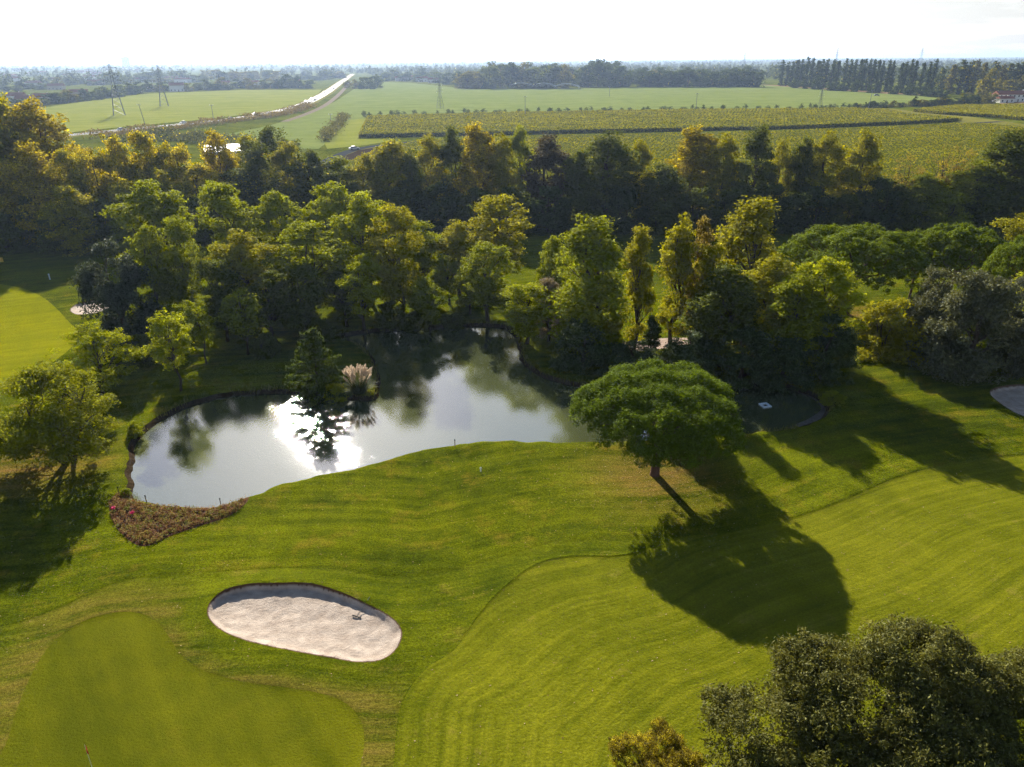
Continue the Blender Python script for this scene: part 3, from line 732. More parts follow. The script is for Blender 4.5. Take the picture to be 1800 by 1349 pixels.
place_tree('umbrella', 1662, 540, 400, 142, UG, 0, 'rounded umbrella pine above the grey-leaved oaks', 'umbrella pines on the right', name='umbrella_pine')
place_tree('umbrella', 1780, 585, 426, 130, UG, 0, 'umbrella pine cut by the right edge of the photo', 'umbrella pines on the right', name='umbrella_pine')

# --- front right: the big grey-green evergreen oak, and the yellow bush below it
def make_big_oak():
    rng = np.random.default_rng(21); cs = []
    lobes = [((0.5, 0.5, 4.0), (4.6, 4.4, 3.6)), ((-4.6, 0.2, 2.6), (3.2, 3.2, 2.7)), ((5.4, 0, 3.0), (3.6, 4.0, 2.6)), ((1.4, 1.4, 6.3), (2.5, 2.4, 2.2)), ((-2.4, -3.2, 3.0), (3.4, 3.4, 2.5)), ((3.8, -4.0, 3.2), (3.8, 3.4, 2.6)),
             ((-2.6, 1.4, 5.0), (2.0, 1.9, 1.8)), ((4.3, 1.2, 5.0), (2.2, 2.0, 1.7)), ((0.2, -5.4, 2.6), (4.2, 2.8, 2.5)), ((5.6, -5.6, 2.8), (3.6, 2.8, 2.6)), ((-5.0, -2.6, 2.0), (2.6, 2.8, 2.0)), ((1.5, -2.4, 4.2), (3.2, 3.0, 2.6)), ((8.6, 0.4, 4.2), (3.4, 3.6, 2.9)), ((9.0, -5.0, 2.8), (3.4, 3.2, 2.7))]
    for i in range(46):                     # smaller boughs break up the outline
        c, r = lobes[rng.integers(14)]; d = rand_dir(1, rng)[0]; d[2] = abs(d[2]) * 0.9 - 0.1; q = rng.uniform(0.7, 1.25)
        lobes.append((tuple(np.array(c) + d * np.array(r) * 0.92), (q, q, q * 0.9)))
    for c, r in lobes:
        n = int(40 * (r[0] * r[2]) ** 0.85)
        d = rand_dir(n, rng); d[:, 2] = np.abs(d[:, 2]) * 1.0 - 0.25
        u = rng.uniform(0.72, 1.04, n)[:, None]; cs.append(np.array(c) + d * np.array(r) * u + rng.normal(size=(n, 3)) * 0.15)
    cs = np.vstack(cs); cs = cs[cs[:, 2] > 0.2]
    rad = rng.uniform(0.20, 0.55, len(cs))
    V, F, tone = puff(cs, rad, 76, 0.082, rng, 0.9, 0.5, 0.4, 0.75, 0.42)
    crown = new_mesh('oak_crown', V, F, M['oakleaf'], attrs={'tone': tone})
    mb = MB(); mb.tube([(0, 0, -0.4), (0, 0, 0.5), (0.1, 0, 2.0)], [0.55, 0.42, 0.36], 9)
    for c, r in lobes[:14]: limb(mb, (0.1, 0, 1.6), (c[0], c[1], c[2] + 0.5), 0.22, 0.05, rng, 0.1, 5, 6)
    return mb.mesh('oak_trunk', [M['bark']], True), crown
OAKT, OAKC = make_big_oak()
o = link('evergreen_oak', None, loc=(18.4, 27.2, -0.05), rot=(0, 0, 0.0), scale=(1.08, 1.0, 1.08)); tag(o, 'large grey-green evergreen oak filling the lower right corner', 'tree')
link('trunk', OAKT, o); c = link('crown', OAKC, o); c.color = (0.128, 0.130, 0.030, 0.0)
o = link('yellowing_shrub', None, loc=(8.0, 24.0, -0.05), rot=(0, 0, 2.0), scale=(0.42, 0.36, 0.44)); tag(o, 'yellow-leaved shrub at the bottom edge beside the evergreen oak', 'shrub')
link('trunk', OAKT, o); c = link('crown', OAKC, o); c.color = (0.17, 0.135, 0.012, 0.40)

# --- trees round the pond and on the left
T = place_tree
T('spreading', 122, 812, 640, 205, (0.215, 0.240, 0.012), 0.03, 'many-stemmed spreading tree on the left bank throwing a long shadow to the lower left', name='spreading_tree')
T('airy', 182, 694, 577, 128, YG, 0.05, 'light airy tree just behind the many-stemmed spreading tree', name='airy_tree')
T('young', 318, 690, 542, 74, YG, 0.08, 'slender young tree with pale thin trunk nearest the left arm of the pond', name='young_tree')
T('young', 364, 642, 518, 52, MG, 0.10, 'slender young tree in shade, second from the left of three', name='young_tree')
T('young', 436, 624, 505, 72, MG, 0.08, 'slender leaning young tree, rightmost of three in the shade', name='young_tree')
T('evergreen', 222, 608, 425, 118, (0.060, 0.080, 0.050), 0, 'dense blue-green evergreen beside the small shaded bunker', name='evergreen_tree')
T('shrub', 255, 640, 590, 60, DG, 0.05, 'low dark bush at the foot of the blue-green evergreen', cat='bush', name='dark_bush')
rob = [(300, 525, 318, 125, MG, .12, 'broad pale robinia at the back left of the grove'), (285, 575, 395, 68, MG, .10, 'narrow robinia right beside the blue-green evergreen'),
       (340, 568, 388, 74, MG, .10, 'narrow robinia second from the blue-green evergreen'), (425, 522, 315, 112, MG, .08, 'tall round-topped robinia at the back of the grove'),
       (440, 578, 408, 118, OLIVE, .10, 'robinia with yellow-lit crown in the front of the grove'), (515, 518, 335, 100, MG, .12, 'robinia in the middle back of the grove'),
       (556, 565, 395, 112, MG, .15, 'robinia with dark forked trunk showing in the middle of the grove'), (592, 512, 322, 95, MG, .08, 'tall robinia behind the dark forked trunk'),
       (652, 532, 338, 112, YG, .10, 'brightest yellow-green robinia of the grove'), (640, 580, 447, 75, YG, .06, 'low light-green robinia in front of the brightest one'),
       (705, 562, 366, 102, OLIVE, .10, 'robinia with dark trunk against the sunlit grass'), (740, 522, 385, 84, MG, .10, 'robinia with straight trunk behind the sunlit clearing'),
       (808, 520, 390, 92, OLIVE, .14, 'robinia with thick flared trunk casting a shadow on the clearing'), (790, 535, 448, 58, MG, .10, 'thin low robinia between clearing trunks'),
       (880, 505, 349, 112, OLIVE, .10, 'big round robinia at the right end of the grove'), (858, 566, 432, 98, MG, .08, 'robinia in front of the big round one at the right end'),
       (826, 552, 462, 55, MG, .08, 'spindly robinia beside the clearing edge'), (480, 598, 478, 92, DG, .05, 'shaded robinia low at the front of the grove'),  # shaded robinias get darker leaves: their shade is put into the leaf colour
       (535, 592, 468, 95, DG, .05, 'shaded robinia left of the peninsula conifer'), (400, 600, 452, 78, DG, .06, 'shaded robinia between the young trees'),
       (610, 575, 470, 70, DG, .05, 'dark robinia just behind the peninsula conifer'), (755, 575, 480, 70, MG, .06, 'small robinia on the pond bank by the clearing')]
for bx, by, ty, w, cl, au, lb in rob: T('robinia', bx, by, ty, w, cl, au * 0.35, lb, 'robinia grove behind the pond', name='robinia_tree')
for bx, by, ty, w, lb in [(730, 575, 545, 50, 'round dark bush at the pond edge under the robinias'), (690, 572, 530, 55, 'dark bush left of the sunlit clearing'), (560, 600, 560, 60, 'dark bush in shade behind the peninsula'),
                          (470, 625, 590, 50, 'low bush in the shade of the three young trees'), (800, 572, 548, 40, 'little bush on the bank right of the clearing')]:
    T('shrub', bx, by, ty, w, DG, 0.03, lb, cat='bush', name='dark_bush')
# centre right group behind the pond
cr = [('robinia', 926, 606, 497, 90, YG, .04, 'light-green young tree leaning over the far end of the pond', 'leaning_tree'), ('slim', 964, 600, 487, 46, (0.26, 0.22, 0.17), 0, 'pale silvery flowering shrub on the edge of the thicket', 'silvery_shrub'),
      ('robinia', 975, 565, 412, 66, MG, .05, 'light-topped tree at the left end of the thicket', 'thicket_tree'), ('tall', 1032, 625, 380, 132, MG, .14, 'largest green tree of the thicket behind the pond', 'thicket_tree'),
      ('slim', 1113, 615, 393, 58, OLIVE, .18, 'tall yellowing tree with ivy trunk, right of the largest one', 'thicket_tree'), ('slim', 1178, 605, 367, 64, OLIVE, .12, 'tall slim tree with two-tiered crown in the thicket', 'thicket_tree'),
      ('slim', 1218, 600, 388, 52, BROWN, .15, 'thin brownish tree right of the two-tiered slim tree', 'thicket_tree'), ('slim', 1298, 570, 346, 104, OLIVE, .12, 'tallest pale-topped tree of the thicket', 'thicket_tree'),
      ('tall', 1345, 620, 440, 125, OLIVE, .10, 'broad tree with layered yellow-green top in the thicket', 'thicket_tree'), ('tall', 1262, 645, 470, 120, DG, .10, 'dark leafy tree below the tallest pale-topped one', 'thicket_tree'),
      ('robinia', 1425, 645, 452, 128, YG, .03, 'feathery light-green tree at the right end of the thicket', 'thicket_tree'), ('tall', 1385, 655, 485, 105, MG, .06, 'dark-footed tree left of the feathery light-green one', 'thicket_tree'),
      ('robinia', 1240, 610, 430, 80, OLIVE, .12, 'ragged tree with bare twigs in the middle of the thicket', 'thicket_tree')]
for k, bx, by, ty, w, cl, au, lb, nm in cr: T(k, bx, by, ty, w, cl, au * 0.5, lb, 'thicket behind the pond', name=nm)
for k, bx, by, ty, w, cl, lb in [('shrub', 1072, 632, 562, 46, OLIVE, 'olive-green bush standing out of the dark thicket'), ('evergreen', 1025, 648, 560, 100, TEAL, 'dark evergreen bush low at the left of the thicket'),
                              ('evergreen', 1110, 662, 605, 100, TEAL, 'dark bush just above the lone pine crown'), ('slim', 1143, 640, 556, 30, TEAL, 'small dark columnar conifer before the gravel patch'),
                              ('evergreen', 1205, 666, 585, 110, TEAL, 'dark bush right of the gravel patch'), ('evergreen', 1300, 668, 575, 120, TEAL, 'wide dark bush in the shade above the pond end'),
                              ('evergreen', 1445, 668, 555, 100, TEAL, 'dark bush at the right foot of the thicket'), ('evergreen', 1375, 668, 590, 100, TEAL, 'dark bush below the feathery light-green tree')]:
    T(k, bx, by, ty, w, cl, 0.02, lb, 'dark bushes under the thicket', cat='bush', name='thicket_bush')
for bx, by, ty, w, cl, lb in [(1622, 622, 476, 108, GREY, 'grey-leaved oak at the left of the grey pair'), (1700, 655, 470, 158, GREY, 'largest grey-leaved oak by the right fairway'), (1762, 650, 490, 100, (.10, .11, .07), 'grey-leaved oak with pale top at the right')]:
    T('evergreen', bx, by, ty, w, cl, 0, lb, 'grey-leaved oaks on the right', name='grey_oak')
T('shrub', 1553, 628, 530, 112, OLIVE, .05, 'round olive-green bush left of the grey-leaved oaks', cat='bush', name='round_bush')
T('robinia', 1790, 520, 362, 110, OLIVE, .15, 'yellow-green tree above the pines at the right edge', name='edge_tree')
T('tall', 1835, 640, 440, 130, YG, .15, 'bright leafy tree cut by the right edge', name='edge_tree')

# --- the tall back row before the vineyard
back = [(600, 398, 275, 78, MG, .10), (650, 398, 262, 60, OLIVE, .35), (694, 395, 245, 90, OLIVE, .30), (728, 400, 268, 48, DG, .02), (762, 388, 238, 56, OLIVE, .55), (799, 385, 211, 54, DG, .10), (842, 390, 216, 72, GOLD, .75),
        (884, 392, 238, 52, OLIVE, .25), (912, 386, 221, 42, MG, .25), (962, 395, 226, 80, PURP, .06), (1012, 398, 262, 60, DG, .10), (1064, 400, 236, 104, DG, .08), (1120, 394, 248, 58, OLIVE, .30), (1162, 402, 285, 92, DG, .06),
        (1213, 386, 222, 92, GOLD, .55), (1262, 392, 238, 54, OLIVE, .35), (1314, 396, 222, 76, DG, .10), (1360, 390, 236, 44, OLIVE, .35), (1395, 392, 240, 48, DG, .22), (1436, 395, 236, 66, OLIVE, .32), (1500, 396, 231, 78, OLIVE, .40),
        (1560, 402, 318, 76, DG, .06), (1612, 402, 305, 80, MG, .10), (1690, 402, 285, 86, MG, .08), (1738, 402, 229, 112, DG, .12), (1806, 402, 232, 104, DG, .08)]
tone_of = {id(MG): 'green', id(OLIVE): 'yellow-tinged', id(DG): 'dark', id(GOLD): 'golden', id(PURP): 'purplish'}
for i, (bx, by, ty, w, cl, au) in enumerate(back):
    T('tall', bx, by, ty, w, cl, au * 0.65, f'tall {tone_of[id(cl)]} tree, {nth(i + 1)} from the left in the back row before the vineyard', 'back row before the vineyard', name='tall_tree')
for i, (bx, by, ty, w) in enumerate([(1578, 398, 262, 50), (1632, 398, 255, 70), (1662, 398, 248, 60)]):
    T('bare', bx, by, ty, w, BROWN, .1, f'sparse half-bare tree before the vineyard, {nth(i + 1)} of three', 'half-bare trees before the vineyard', name='bare_tree')
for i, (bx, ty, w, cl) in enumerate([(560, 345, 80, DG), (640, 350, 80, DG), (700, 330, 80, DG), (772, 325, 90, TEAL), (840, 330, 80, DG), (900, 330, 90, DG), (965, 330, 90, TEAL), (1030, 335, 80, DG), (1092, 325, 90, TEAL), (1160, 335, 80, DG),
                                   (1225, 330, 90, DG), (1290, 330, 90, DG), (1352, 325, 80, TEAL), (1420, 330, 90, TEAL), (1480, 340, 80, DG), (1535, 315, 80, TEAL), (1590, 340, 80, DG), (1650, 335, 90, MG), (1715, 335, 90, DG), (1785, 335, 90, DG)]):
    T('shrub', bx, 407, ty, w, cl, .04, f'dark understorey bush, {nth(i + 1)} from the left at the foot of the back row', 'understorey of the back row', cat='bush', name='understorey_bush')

# --- golden plane trees on the left
planes = [(-60, 405, 215, 150, GOLD, .45), (20, 398, 184, 150, GOLD, .36), (100, 398, 180, 150, GOLD, .38), (52, 402, 172, 110, OLIVE, .30), (10, 425, 236, 90, OLIVE, .40), (88, 428, 254, 100, GOLD, .50), (150, 425, 268, 80, OLIVE, .45), (190, 415, 246, 76, OLIVE, .50),
          (232, 412, 240, 76, OLIVE, .50), (282, 410, 236, 84, OLIVE, .55), (330, 405, 232, 76, OLIVE, .50), (402, 396, 233, 74, GOLD, .50), (140, 445, 330, 80, OLIVE, .25), (240, 430, 300, 80, OLIVE, .35), (305, 425, 300, 70, OLIVE, .35), (365, 415, 290, 80, OLIVE, .40)]
for i, (bx, by, ty, w, cl, au) in enumerate(planes):
    T('plane', bx, by, ty, w, cl, au, f'{"golden" if cl is GOLD else "yellowing"} plane tree in the left wood, {nth(i + 1)} of sixteen from back to front', 'golden planes on the left', name='plane_tree')
for bx, by, ty, w, cl, au, lb in [(495, 372, 213, 84, DG, .12, 'dark round-topped tree rising before the far grass headland'), (452, 380, 238, 70, OLIVE, .20, 'yellow-green tree left of the dark round-topped one'), (470, 405, 252, 84, DG, .20, 'dark tree before the yellow-green one'),
                                  (520, 402, 250, 70, OLIVE, .22, 'greenish tree with ragged top by the white roof'), (556, 404, 256, 84, DG, .14, 'dark tree at the gap by the farm lane'), (590, 410, 300, 66, DG, .10, 'low dark tree at the end of the left wood'),
                                  (425, 410, 300, 76, DG, .25, 'dark tree under the white roof'), (248, 445, 338, 76, MG, .02, 'deep green tree behind the blue-green evergreen')]:
    T('tall', bx, by, ty, w, cl, au, lb, 'trees right of the golden planes', name='wood_tree')
for i, (bx, by, ty, w) in enumerate([(120, 440, 360, 80), (165, 440, 355, 70), (200, 440, 350, 80), (300, 440, 350, 80), (350, 430, 350, 90), (420, 425, 350, 80), (490, 420, 345, 90), (70, 430, 345, 60)]):
    T('shrub', bx, by, ty, w, DG, .04, f'dark undergrowth bush at the foot of the left wood, {nth(i + 1)} of eight', 'undergrowth of the left wood', cat='bush', name='undergrowth_bush')
T('evergreen', 16, 442, 373, 78, DG, 0, 'dark rounded bush at the left edge by the tee', cat='bush', name='rounded_bush')

# --- conifer on the peninsula
def make_conifer():
    rng = np.random.default_rng(31); V = []; F = []; TN = []; nv = 0; mb = MB(); H = 6.6
    mb.tube([(0, 0, -0.3), (0.05, 0, H * 0.5), (0, 0.03, H * 0.97)], [0.16, 0.10, 0.02], 7)
    for k in range(64):
        t = (k + 0.5) / 64; z = H * (0.05 + 0.93 * t); L = (3.3 * (1 - t) ** 0.6 + 0.45) * rng.uniform(0.65, 1.15); a = k * 2.399 + rng.uniform(-.3, .3)
        d = np.array([math.cos(a), math.sin(a), 0]); tip = d * L + np.array([0, 0, z + L * rng.uniform(0.0, 0.22)])
        limb(mb, (0, 0, z), tip, 0.035, 0.01, rng, -0.1, 3, 4)
        n = int(70 + 140 * L / 3); s = rng.random(n) ** 0.6
        c = np.array([0, 0, z]) * (1 - s[:, None]) + tip * s[:, None]; side = np.array([-d[1], d[0], 0])
        c = c + side * (rng.normal(size=n) * 0.26 * (1.15 - s) * min(L, 2))[:, None] + np.array([0, 0, 1]) * (rng.normal(size=n) * 0.09)[:, None]
        q, f = quads(c, np.array([0, 0, 1.0]) + rng.normal(size=(n, 3)) * 0.55, np.full(n, 0.17), rng, 0.35)
        V.append(q); F.append(f + nv); nv += len(q); TN.append(np.full(len(q), rng.random()))
    return mb.mesh('conifer_trunk', [M['bark']], True), new_mesh('conifer_crown', np.vstack(V), np.vstack(F), M['needle'], attrs={'tone': np.concatenate(TN)})
X, Y = G(560, 694); tm, cm = make_conifer(); h = height_at(560, 694, 569)
o = link('conifer', None, loc=(X, Y, gz(X, Y) - .05), scale=(1.02, 1.02, h / 6.6)); tag(o, 'layered dark conifer on the grassy tip reaching into the pond', 'tree')
link('trunk', tm, o); c = link('crown', cm, o); c.color = (0.085, 0.120, 0.016, 0.0)

# --- pampas grass beside it
def m_attrcol(name, a, b, trans=0.35):
    m, nt, out = mat(name); t = NT(nt); isl = t.n('ShaderNodeNewGeometry').outputs['Random Per Island']
    c = t.mix(isl, a, b); pb = t.principled(None, c, 0.7, 0.2); tr = t.n('ShaderNodeBsdfTranslucent'); t.l(c, tr.inputs['Color'])
    mx = t.n('ShaderNodeMixShader'); mx.inputs[0].default_value = trans
    t.l(pb.outputs[0], mx.inputs[1]); t.l(tr.outputs[0], mx.inputs[2]); t.l(mx.outputs[0], out.inputs['Surface']); return m
M['blade'] = m_attrcol('pampas_blade', (0.03, 0.045, 0.012), (0.09, 0.11, 0.03)); M['plume'] = m_attrcol('pampas_plume', (0.70, 0.54, 0.38), (0.90, 0.76, 0.60), 0.5)
def pampas():
    rng = np.random.default_rng(41); V = []; F = []
    for i in range(900):
        a = rng.uniform(0, 6.283); L = rng.uniform(1.3, 2.6); sp = rng.uniform(0.15, 0.75); r0 = rng.uniform(0, 0.7); w = rng.uniform(0.02, 0.04)
        side = np.array([-math.sin(a), math.cos(a), 0]) * w; pr = []
        for k in range(5):
            t = k / 4; r = r0 + L * sp * t; z = L * (t * (1.25 - sp * 0.5) - 0.75 * sp * t * t)
            p = np.array([math.cos(a) * r, math.sin(a) * r, z]); pr += [p - side * (1 - t * .85), p + side * (1 - t * .85)]
        n = len(V); V += pr; F += [(n + 2 * k, n + 2 * k + 1, n + 2 * k + 3, n + 2 * k + 2) for k in range(4)]
    tuft = new_mesh('pampas_tuft', V, np.array(F), M['blade'])
    pv, pf = [], []; n = 190; s = rng.random(n); c = np.c_[rng.normal(size=n) * 0.05 * np.sin(np.pi * np.clip(s, .08, .95)), rng.normal(size=n) * 0.05 * np.sin(np.pi * np.clip(s, .08, .95)), s * 0.85]
    nr = rng.normal(size=(n, 3)) * np.array([1, 1, .25]); q, f = quads(c, nr, np.full(n, 0.075), rng, 0.4)
    mb = MB(); mb.tube([(0, 0, -1.2), (0, 0, 0.1)], 0.012, 4)
    nv = len(q); V2 = np.vstack([q, np.array(mb.v)]); F2 = [tuple(x) for x in f] + [tuple(i + nv for i in x) for x in mb.f]
    return tuft, new_mesh('pampas_plume', V2, F2, M['plume'])
X, Y = G(632, 692); tm, pm = pampas(); rng = np.random.default_rng(5)
o = link('pampas_grass', None, loc=(X, Y, gz(X, Y) - .05), scale=(1.12, 1.12, 1.0)); tag(o, 'clump of pampas grass with creamy plumes at the tip of the pond peninsula', 'grass clump')
link('leaf_tuft', tm, o)
for i in range(46):
    a = rng.uniform(0, 6.283); t = math.sqrt(rng.random()); r = 1.25 * t; lean = 0.62 * t + rng.normal() * 0.06
    link('plume', pm, o, (r * math.cos(a), r * math.sin(a), 2.45 - 0.75 * t * t + rng.uniform(-.15, .3)), (-lean * math.sin(a), lean * math.cos(a), 0), [rng.uniform(0.8, 1.15)] * 3)
T('shrub', 592, 697, 664, 42, YG, 0.02, 'small light-green bush between the conifer and the pampas grass', cat='bush', name='small_bush')
for bx, by, ty, w, lb in [(1462, 712, 690, 38, 'dark bush at the shallow right end of the pond'), (238, 766, 742, 26, 'small bush at the left end of the pond'), (222, 872, 858, 18, 'small green bush at the tip of the heather bed')]:
    T('shrub', bx, by, ty, w, MG, 0.02, lb, cat='bush', name='small_bush')

# --- heather bed
def heather():
    rng = np.random.default_rng(51); lo, hi = BED.min(0), BED.max(0); P = rng.uniform(lo, hi, (5200, 2)); s = sdf(P, BED); P = P[s > 0.12][:760]
    z = ground_z(P); cs = np.c_[P, z + 0.10]; rad = rng.uniform(0.12, 0.34, len(P))
    V, F, tone = puff(cs, rad, 24, 0.075, rng, 0.9, 0.6, 0.3, 0.7, 0.4)
    m, nt, out = mat('heather'); t = NT(nt); isl = t.n('ShaderNodeNewGeometry').outputs['Random Per Island']
    c = t.ramp(t.math('ADD', t.math('MULTIPLY', t.attr('tone'), 0.8), t.math('MULTIPLY', isl, 0.2)), [(0.0, (0.15, 0.065, 0.035)), (0.35, (0.26, 0.125, 0.05)), (0.62, (0.33, 0.23, 0.05)), (0.85, (0.24, 0.25, 0.035)), (1.0, (0.12, 0.17, 0.02))])
    pb = t.principled(None, c, 0.8, 0.15); tr = t.n('ShaderNodeBsdfTranslucent'); t.l(c, tr.inputs['Color']); mx = t.n('ShaderNodeMixShader'); mx.inputs[0].default_value = 0.35
    t.l(pb.outputs[0], mx.inputs[1]); t.l(tr.outputs[0], mx.inputs[2]); t.l(mx.outputs[0], out.inputs['Surface'])
    tag(link('heather', new_mesh('heather', V, F, m, attrs={'tone': tone})), 'brown and olive heather tufts covering the crescent bed by the pond', 'heather', kind='stuff')
heather()
M['vine_shade_core'] = m_soil('vine_shade_core', (0.045, 0.052, 0.005), (0.10, 0.108, 0.008), 0.6)
M['pink'] = plain('pink_petal', (0.75, 0.03, 0.16), 0.7, 0.2, 0.1)
for (x, y), lb in (((201, 902), 'leftmost pink bloom in the heather bed'), ((234, 910), 'pink bloom a little inside the heather bed')):
    X, Y = G(x, y); z = gz(X, Y); rng = np.random.default_rng(x)
    o = link('pink_flower', None, loc=(X, Y, z)); tag(o, lb, 'flower')
    V, F, _ = puff(np.array([[0, 0, 0.34]]), np.array([0.16]), 40, 0.07, rng); link('bloom', new_mesh('bloom', V, F, M['pink']), o)
    mb = MB(); mb.tube([(0, 0, -0.05), (0.01, 0, 0.3)], 0.012, 4); link('stem', mb.mesh('stem', [M['wood']]), o)

# --- rank grass along the far and left banks of the pond
def shore_grass():
    rng = np.random.default_rng(71); n = 5200; k = rng.integers(0, len(POND), n); q = POND[k] + rng.normal(size=(n, 2)) * 0.22; k2 = (q[:, 1] > 66) & (vnoise(q[:, 0] / 2.2, q[:, 1] / 2.2, 13) > -0.25); q = q[k2]; n = len(q)
    z = ground_z(q); L = rng.uniform(0.15, 0.5, n); a = rng.uniform(0, 6.283, n); lean = np.c_[np.cos(a), np.sin(a)] * (L * 0.45)[:, None]; side = np.c_[-np.sin(a), np.cos(a), a * 0] * 0.045
    b = np.c_[q, z - 0.05]; t = np.c_[q + lean, z + L]; V = np.stack([b - side, b + side, t + side * .3, t - side * .3], 1).reshape(-1, 3)
    tag(link('shore_grass', new_mesh('shore_grass', V, np.arange(4 * n).reshape(n, 4), m_attrcol('shore_blade', (0.07, 0.085, 0.012), (0.22, 0.20, 0.03), 0.35))), 'rank grass fringing the far banks of the pond', 'grass', kind='stuff')
shore_grass()
# ------------------------------------------------------------------ golf furniture
X, Y = G(166, 1362); z = gz(X, Y)
o = link('flagstick', None, loc=(X, Y, z)); tag(o, 'red flag on the pin of the putting green at the bottom edge', 'flag')
mb = MB(); mb.tube([(0, 0, -0.1), (0, 0, 2.2)], 0.013, 6); link('pole', mb.mesh('pole', [M['pole']]), o)
nx, nz = 9, 6; V = []; 
for i in range(nx):
    for k in range(nz): u, v = i / (nx - 1), k / (nz - 1); V.append((0.02 + 0.30 * u * 0.55, -0.34 * u * 0.55 + 0.05 * math.sin(7 * u + v), 2.16 - 0.36 * v * (1 - 0.15 * u) - 0.22 * u * u))
link('flag_cloth', new_mesh('flag_cloth', V, np.array([(i * nz + k, (i + 1) * nz + k, (i + 1) * nz + k + 1, i * nz + k + 1) for i in range(nx - 1) for k in range(nz - 1)]), M['red'], True), o)
# rake across the bunker lip
A, B = np.array(G(627, 1083)), np.array(G(651, 1057)); za, zb = gz(*A) + 0.05, gz(*B) + 0.06
o = link('bunker_rake', None, loc=(A[0], A[1], za)); tag(o, 'bunker rake lying over the far lip of the oval bunker', 'rake')
d = B - A; ang = math.atan2(d[1], d[0]); mb = MB(); mb.tube([(0, 0, 0.02), (d[0], d[1], zb - za + 0.03)], 0.022, 6); link('handle', mb.mesh('handle', [M['steel']]), o)
mb = MB(); mb.box((0, 0, 0.02), (0.06, 0.72, 0.05), ang)
for k in range(9): s = (k - 4) * 0.083; mb.box((-math.sin(ang) * s, math.cos(ang) * s, -0.03), (0.02, 0.015, 0.09), ang)
link('rake_head', mb.mesh('rake_head', [M['rubber']]), o)
# floating frame on the pond
X, Y = G(1345, 713, -0.33); o = link('floating_frame', None, loc=(X, Y, -0.31), rot=(0, 0, 0.25)); tag(o, 'small pale square frame floating on the shaded end of the pond', 'float')
mb = MB()
for sx, sy, w, dd in ((0, 0.42, 1.0, 0.2), (0, -0.42, 1.0, 0.2), (0.40, 0, 0.2, 0.638), (-0.40, 0, 0.2, 0.638)): mb.box((sx, sy, 0), (w, dd, 0.14))
link('hull', mb.mesh('hull', [M['plastic']]), o)
def post(px, py, h, r, m, label, cat='stake', top=None, name='marker_stake'):
    X, Y = G(px, py); o = link(name, None, loc=(X, Y, gz(X, Y))); tag(o, label, cat)
    mb = MB(); mb.tube([(0, 0, -0.2), (0, 0, h * .9), (0, 0, h)], [r, r, r * 0.55], 6); link('post', mb.mesh('post', [M[m]]), o)
    if top: mb = MB(); mb.tube([(0, 0, h + .002), (0, 0, h + .08), (0, 0, h + .16)], [r * 1.3, r * 1.6, r * .6], 8); link('cap', mb.mesh('cap', [M[top]]), o)
    return o
post(800, 789, 0.7, 0.045, 'wood', 'short dark stake on the near pond shore', top='rubber')
post(259, 889, 0.75, 0.04, 'wood', 'thin dark stake at the pond edge of the heather bed', top='rubber')
post(388, 887, 0.7, 0.035, 'wood', 'thin dark stake at the right of the heather bed', top='rubber')
post(211, 874, 0.7, 0.035, 'wood', 'thin dark stake at the tip of the heather bed', top='rubber')
post(845, 831, 0.3, 0.06, 'white', 'small white marker on the rough near the pond shore', top='white')
post(1446, 660, 1.0, 0.09, 'white', 'pale post in the shade beyond the pond end', top='white')
post(88, 492, 0.9, 0.11, 'plastic', 'pale blue tee marker in the shade on the left lawn', top='plastic')
X, Y = G(4, 464); o = link('tee_sign', None, loc=(X, Y, gz(X, Y)), rot=(0, 0, 0.2)); tag(o, 'yellow tee board on a dark post with white knob at the left edge', 'sign')
mb = MB(); mb.tube([(-.35, 0, -.2), (-.35, 0, 1.35)], .06, 6); link('post', mb.mesh('post', [M['wood']]), o)
mb = MB(); mb.box((0.02, 0, .75), (.62, .05, .9)); link('board', mb.mesh('board', [M['yellow']]), o)
mb = MB(); mb.tube([(-.35, 0, 1.352), (-.35, 0, 1.45), (-.35, 0, 1.55)], [.09, .13, .05], 8); link('knob', mb.mesh('knob', [M['white']]), o)
# fallen leaves and divots scattered on the grass
def litter():
    rng = np.random.default_rng(61); n = 2600; P = np.c_[rng.uniform(-40, 45, n), rng.uniform(26, 75, n)]; c = np.array(G(1150, 838)); P[:700] = c + rng.normal(size=(700, 2)) * 5
    k = (sdf(P, POND) < -0.5) & (sdf(P, BUNKER) < -0.2) & (sdf(P, GREEN) < 0.3); P = P[k]; z = ground_z(P)
    V, F = quads(np.c_[P, z + 0.03], np.array([0, 0, 1.0]) + rng.normal(size=(len(P), 3)) * 0.3, np.full(len(P), 0.055), rng, 0.6)
    tag(link('fallen_leaves', new_mesh('fallen_leaves', V, F, m_attrcol('fallen_leaf', (0.16, 0.09, 0.04), (0.42, 0.30, 0.18), 0.2))), 'scattered fallen leaves on the grass', 'leaves', kind='stuff')
litter()

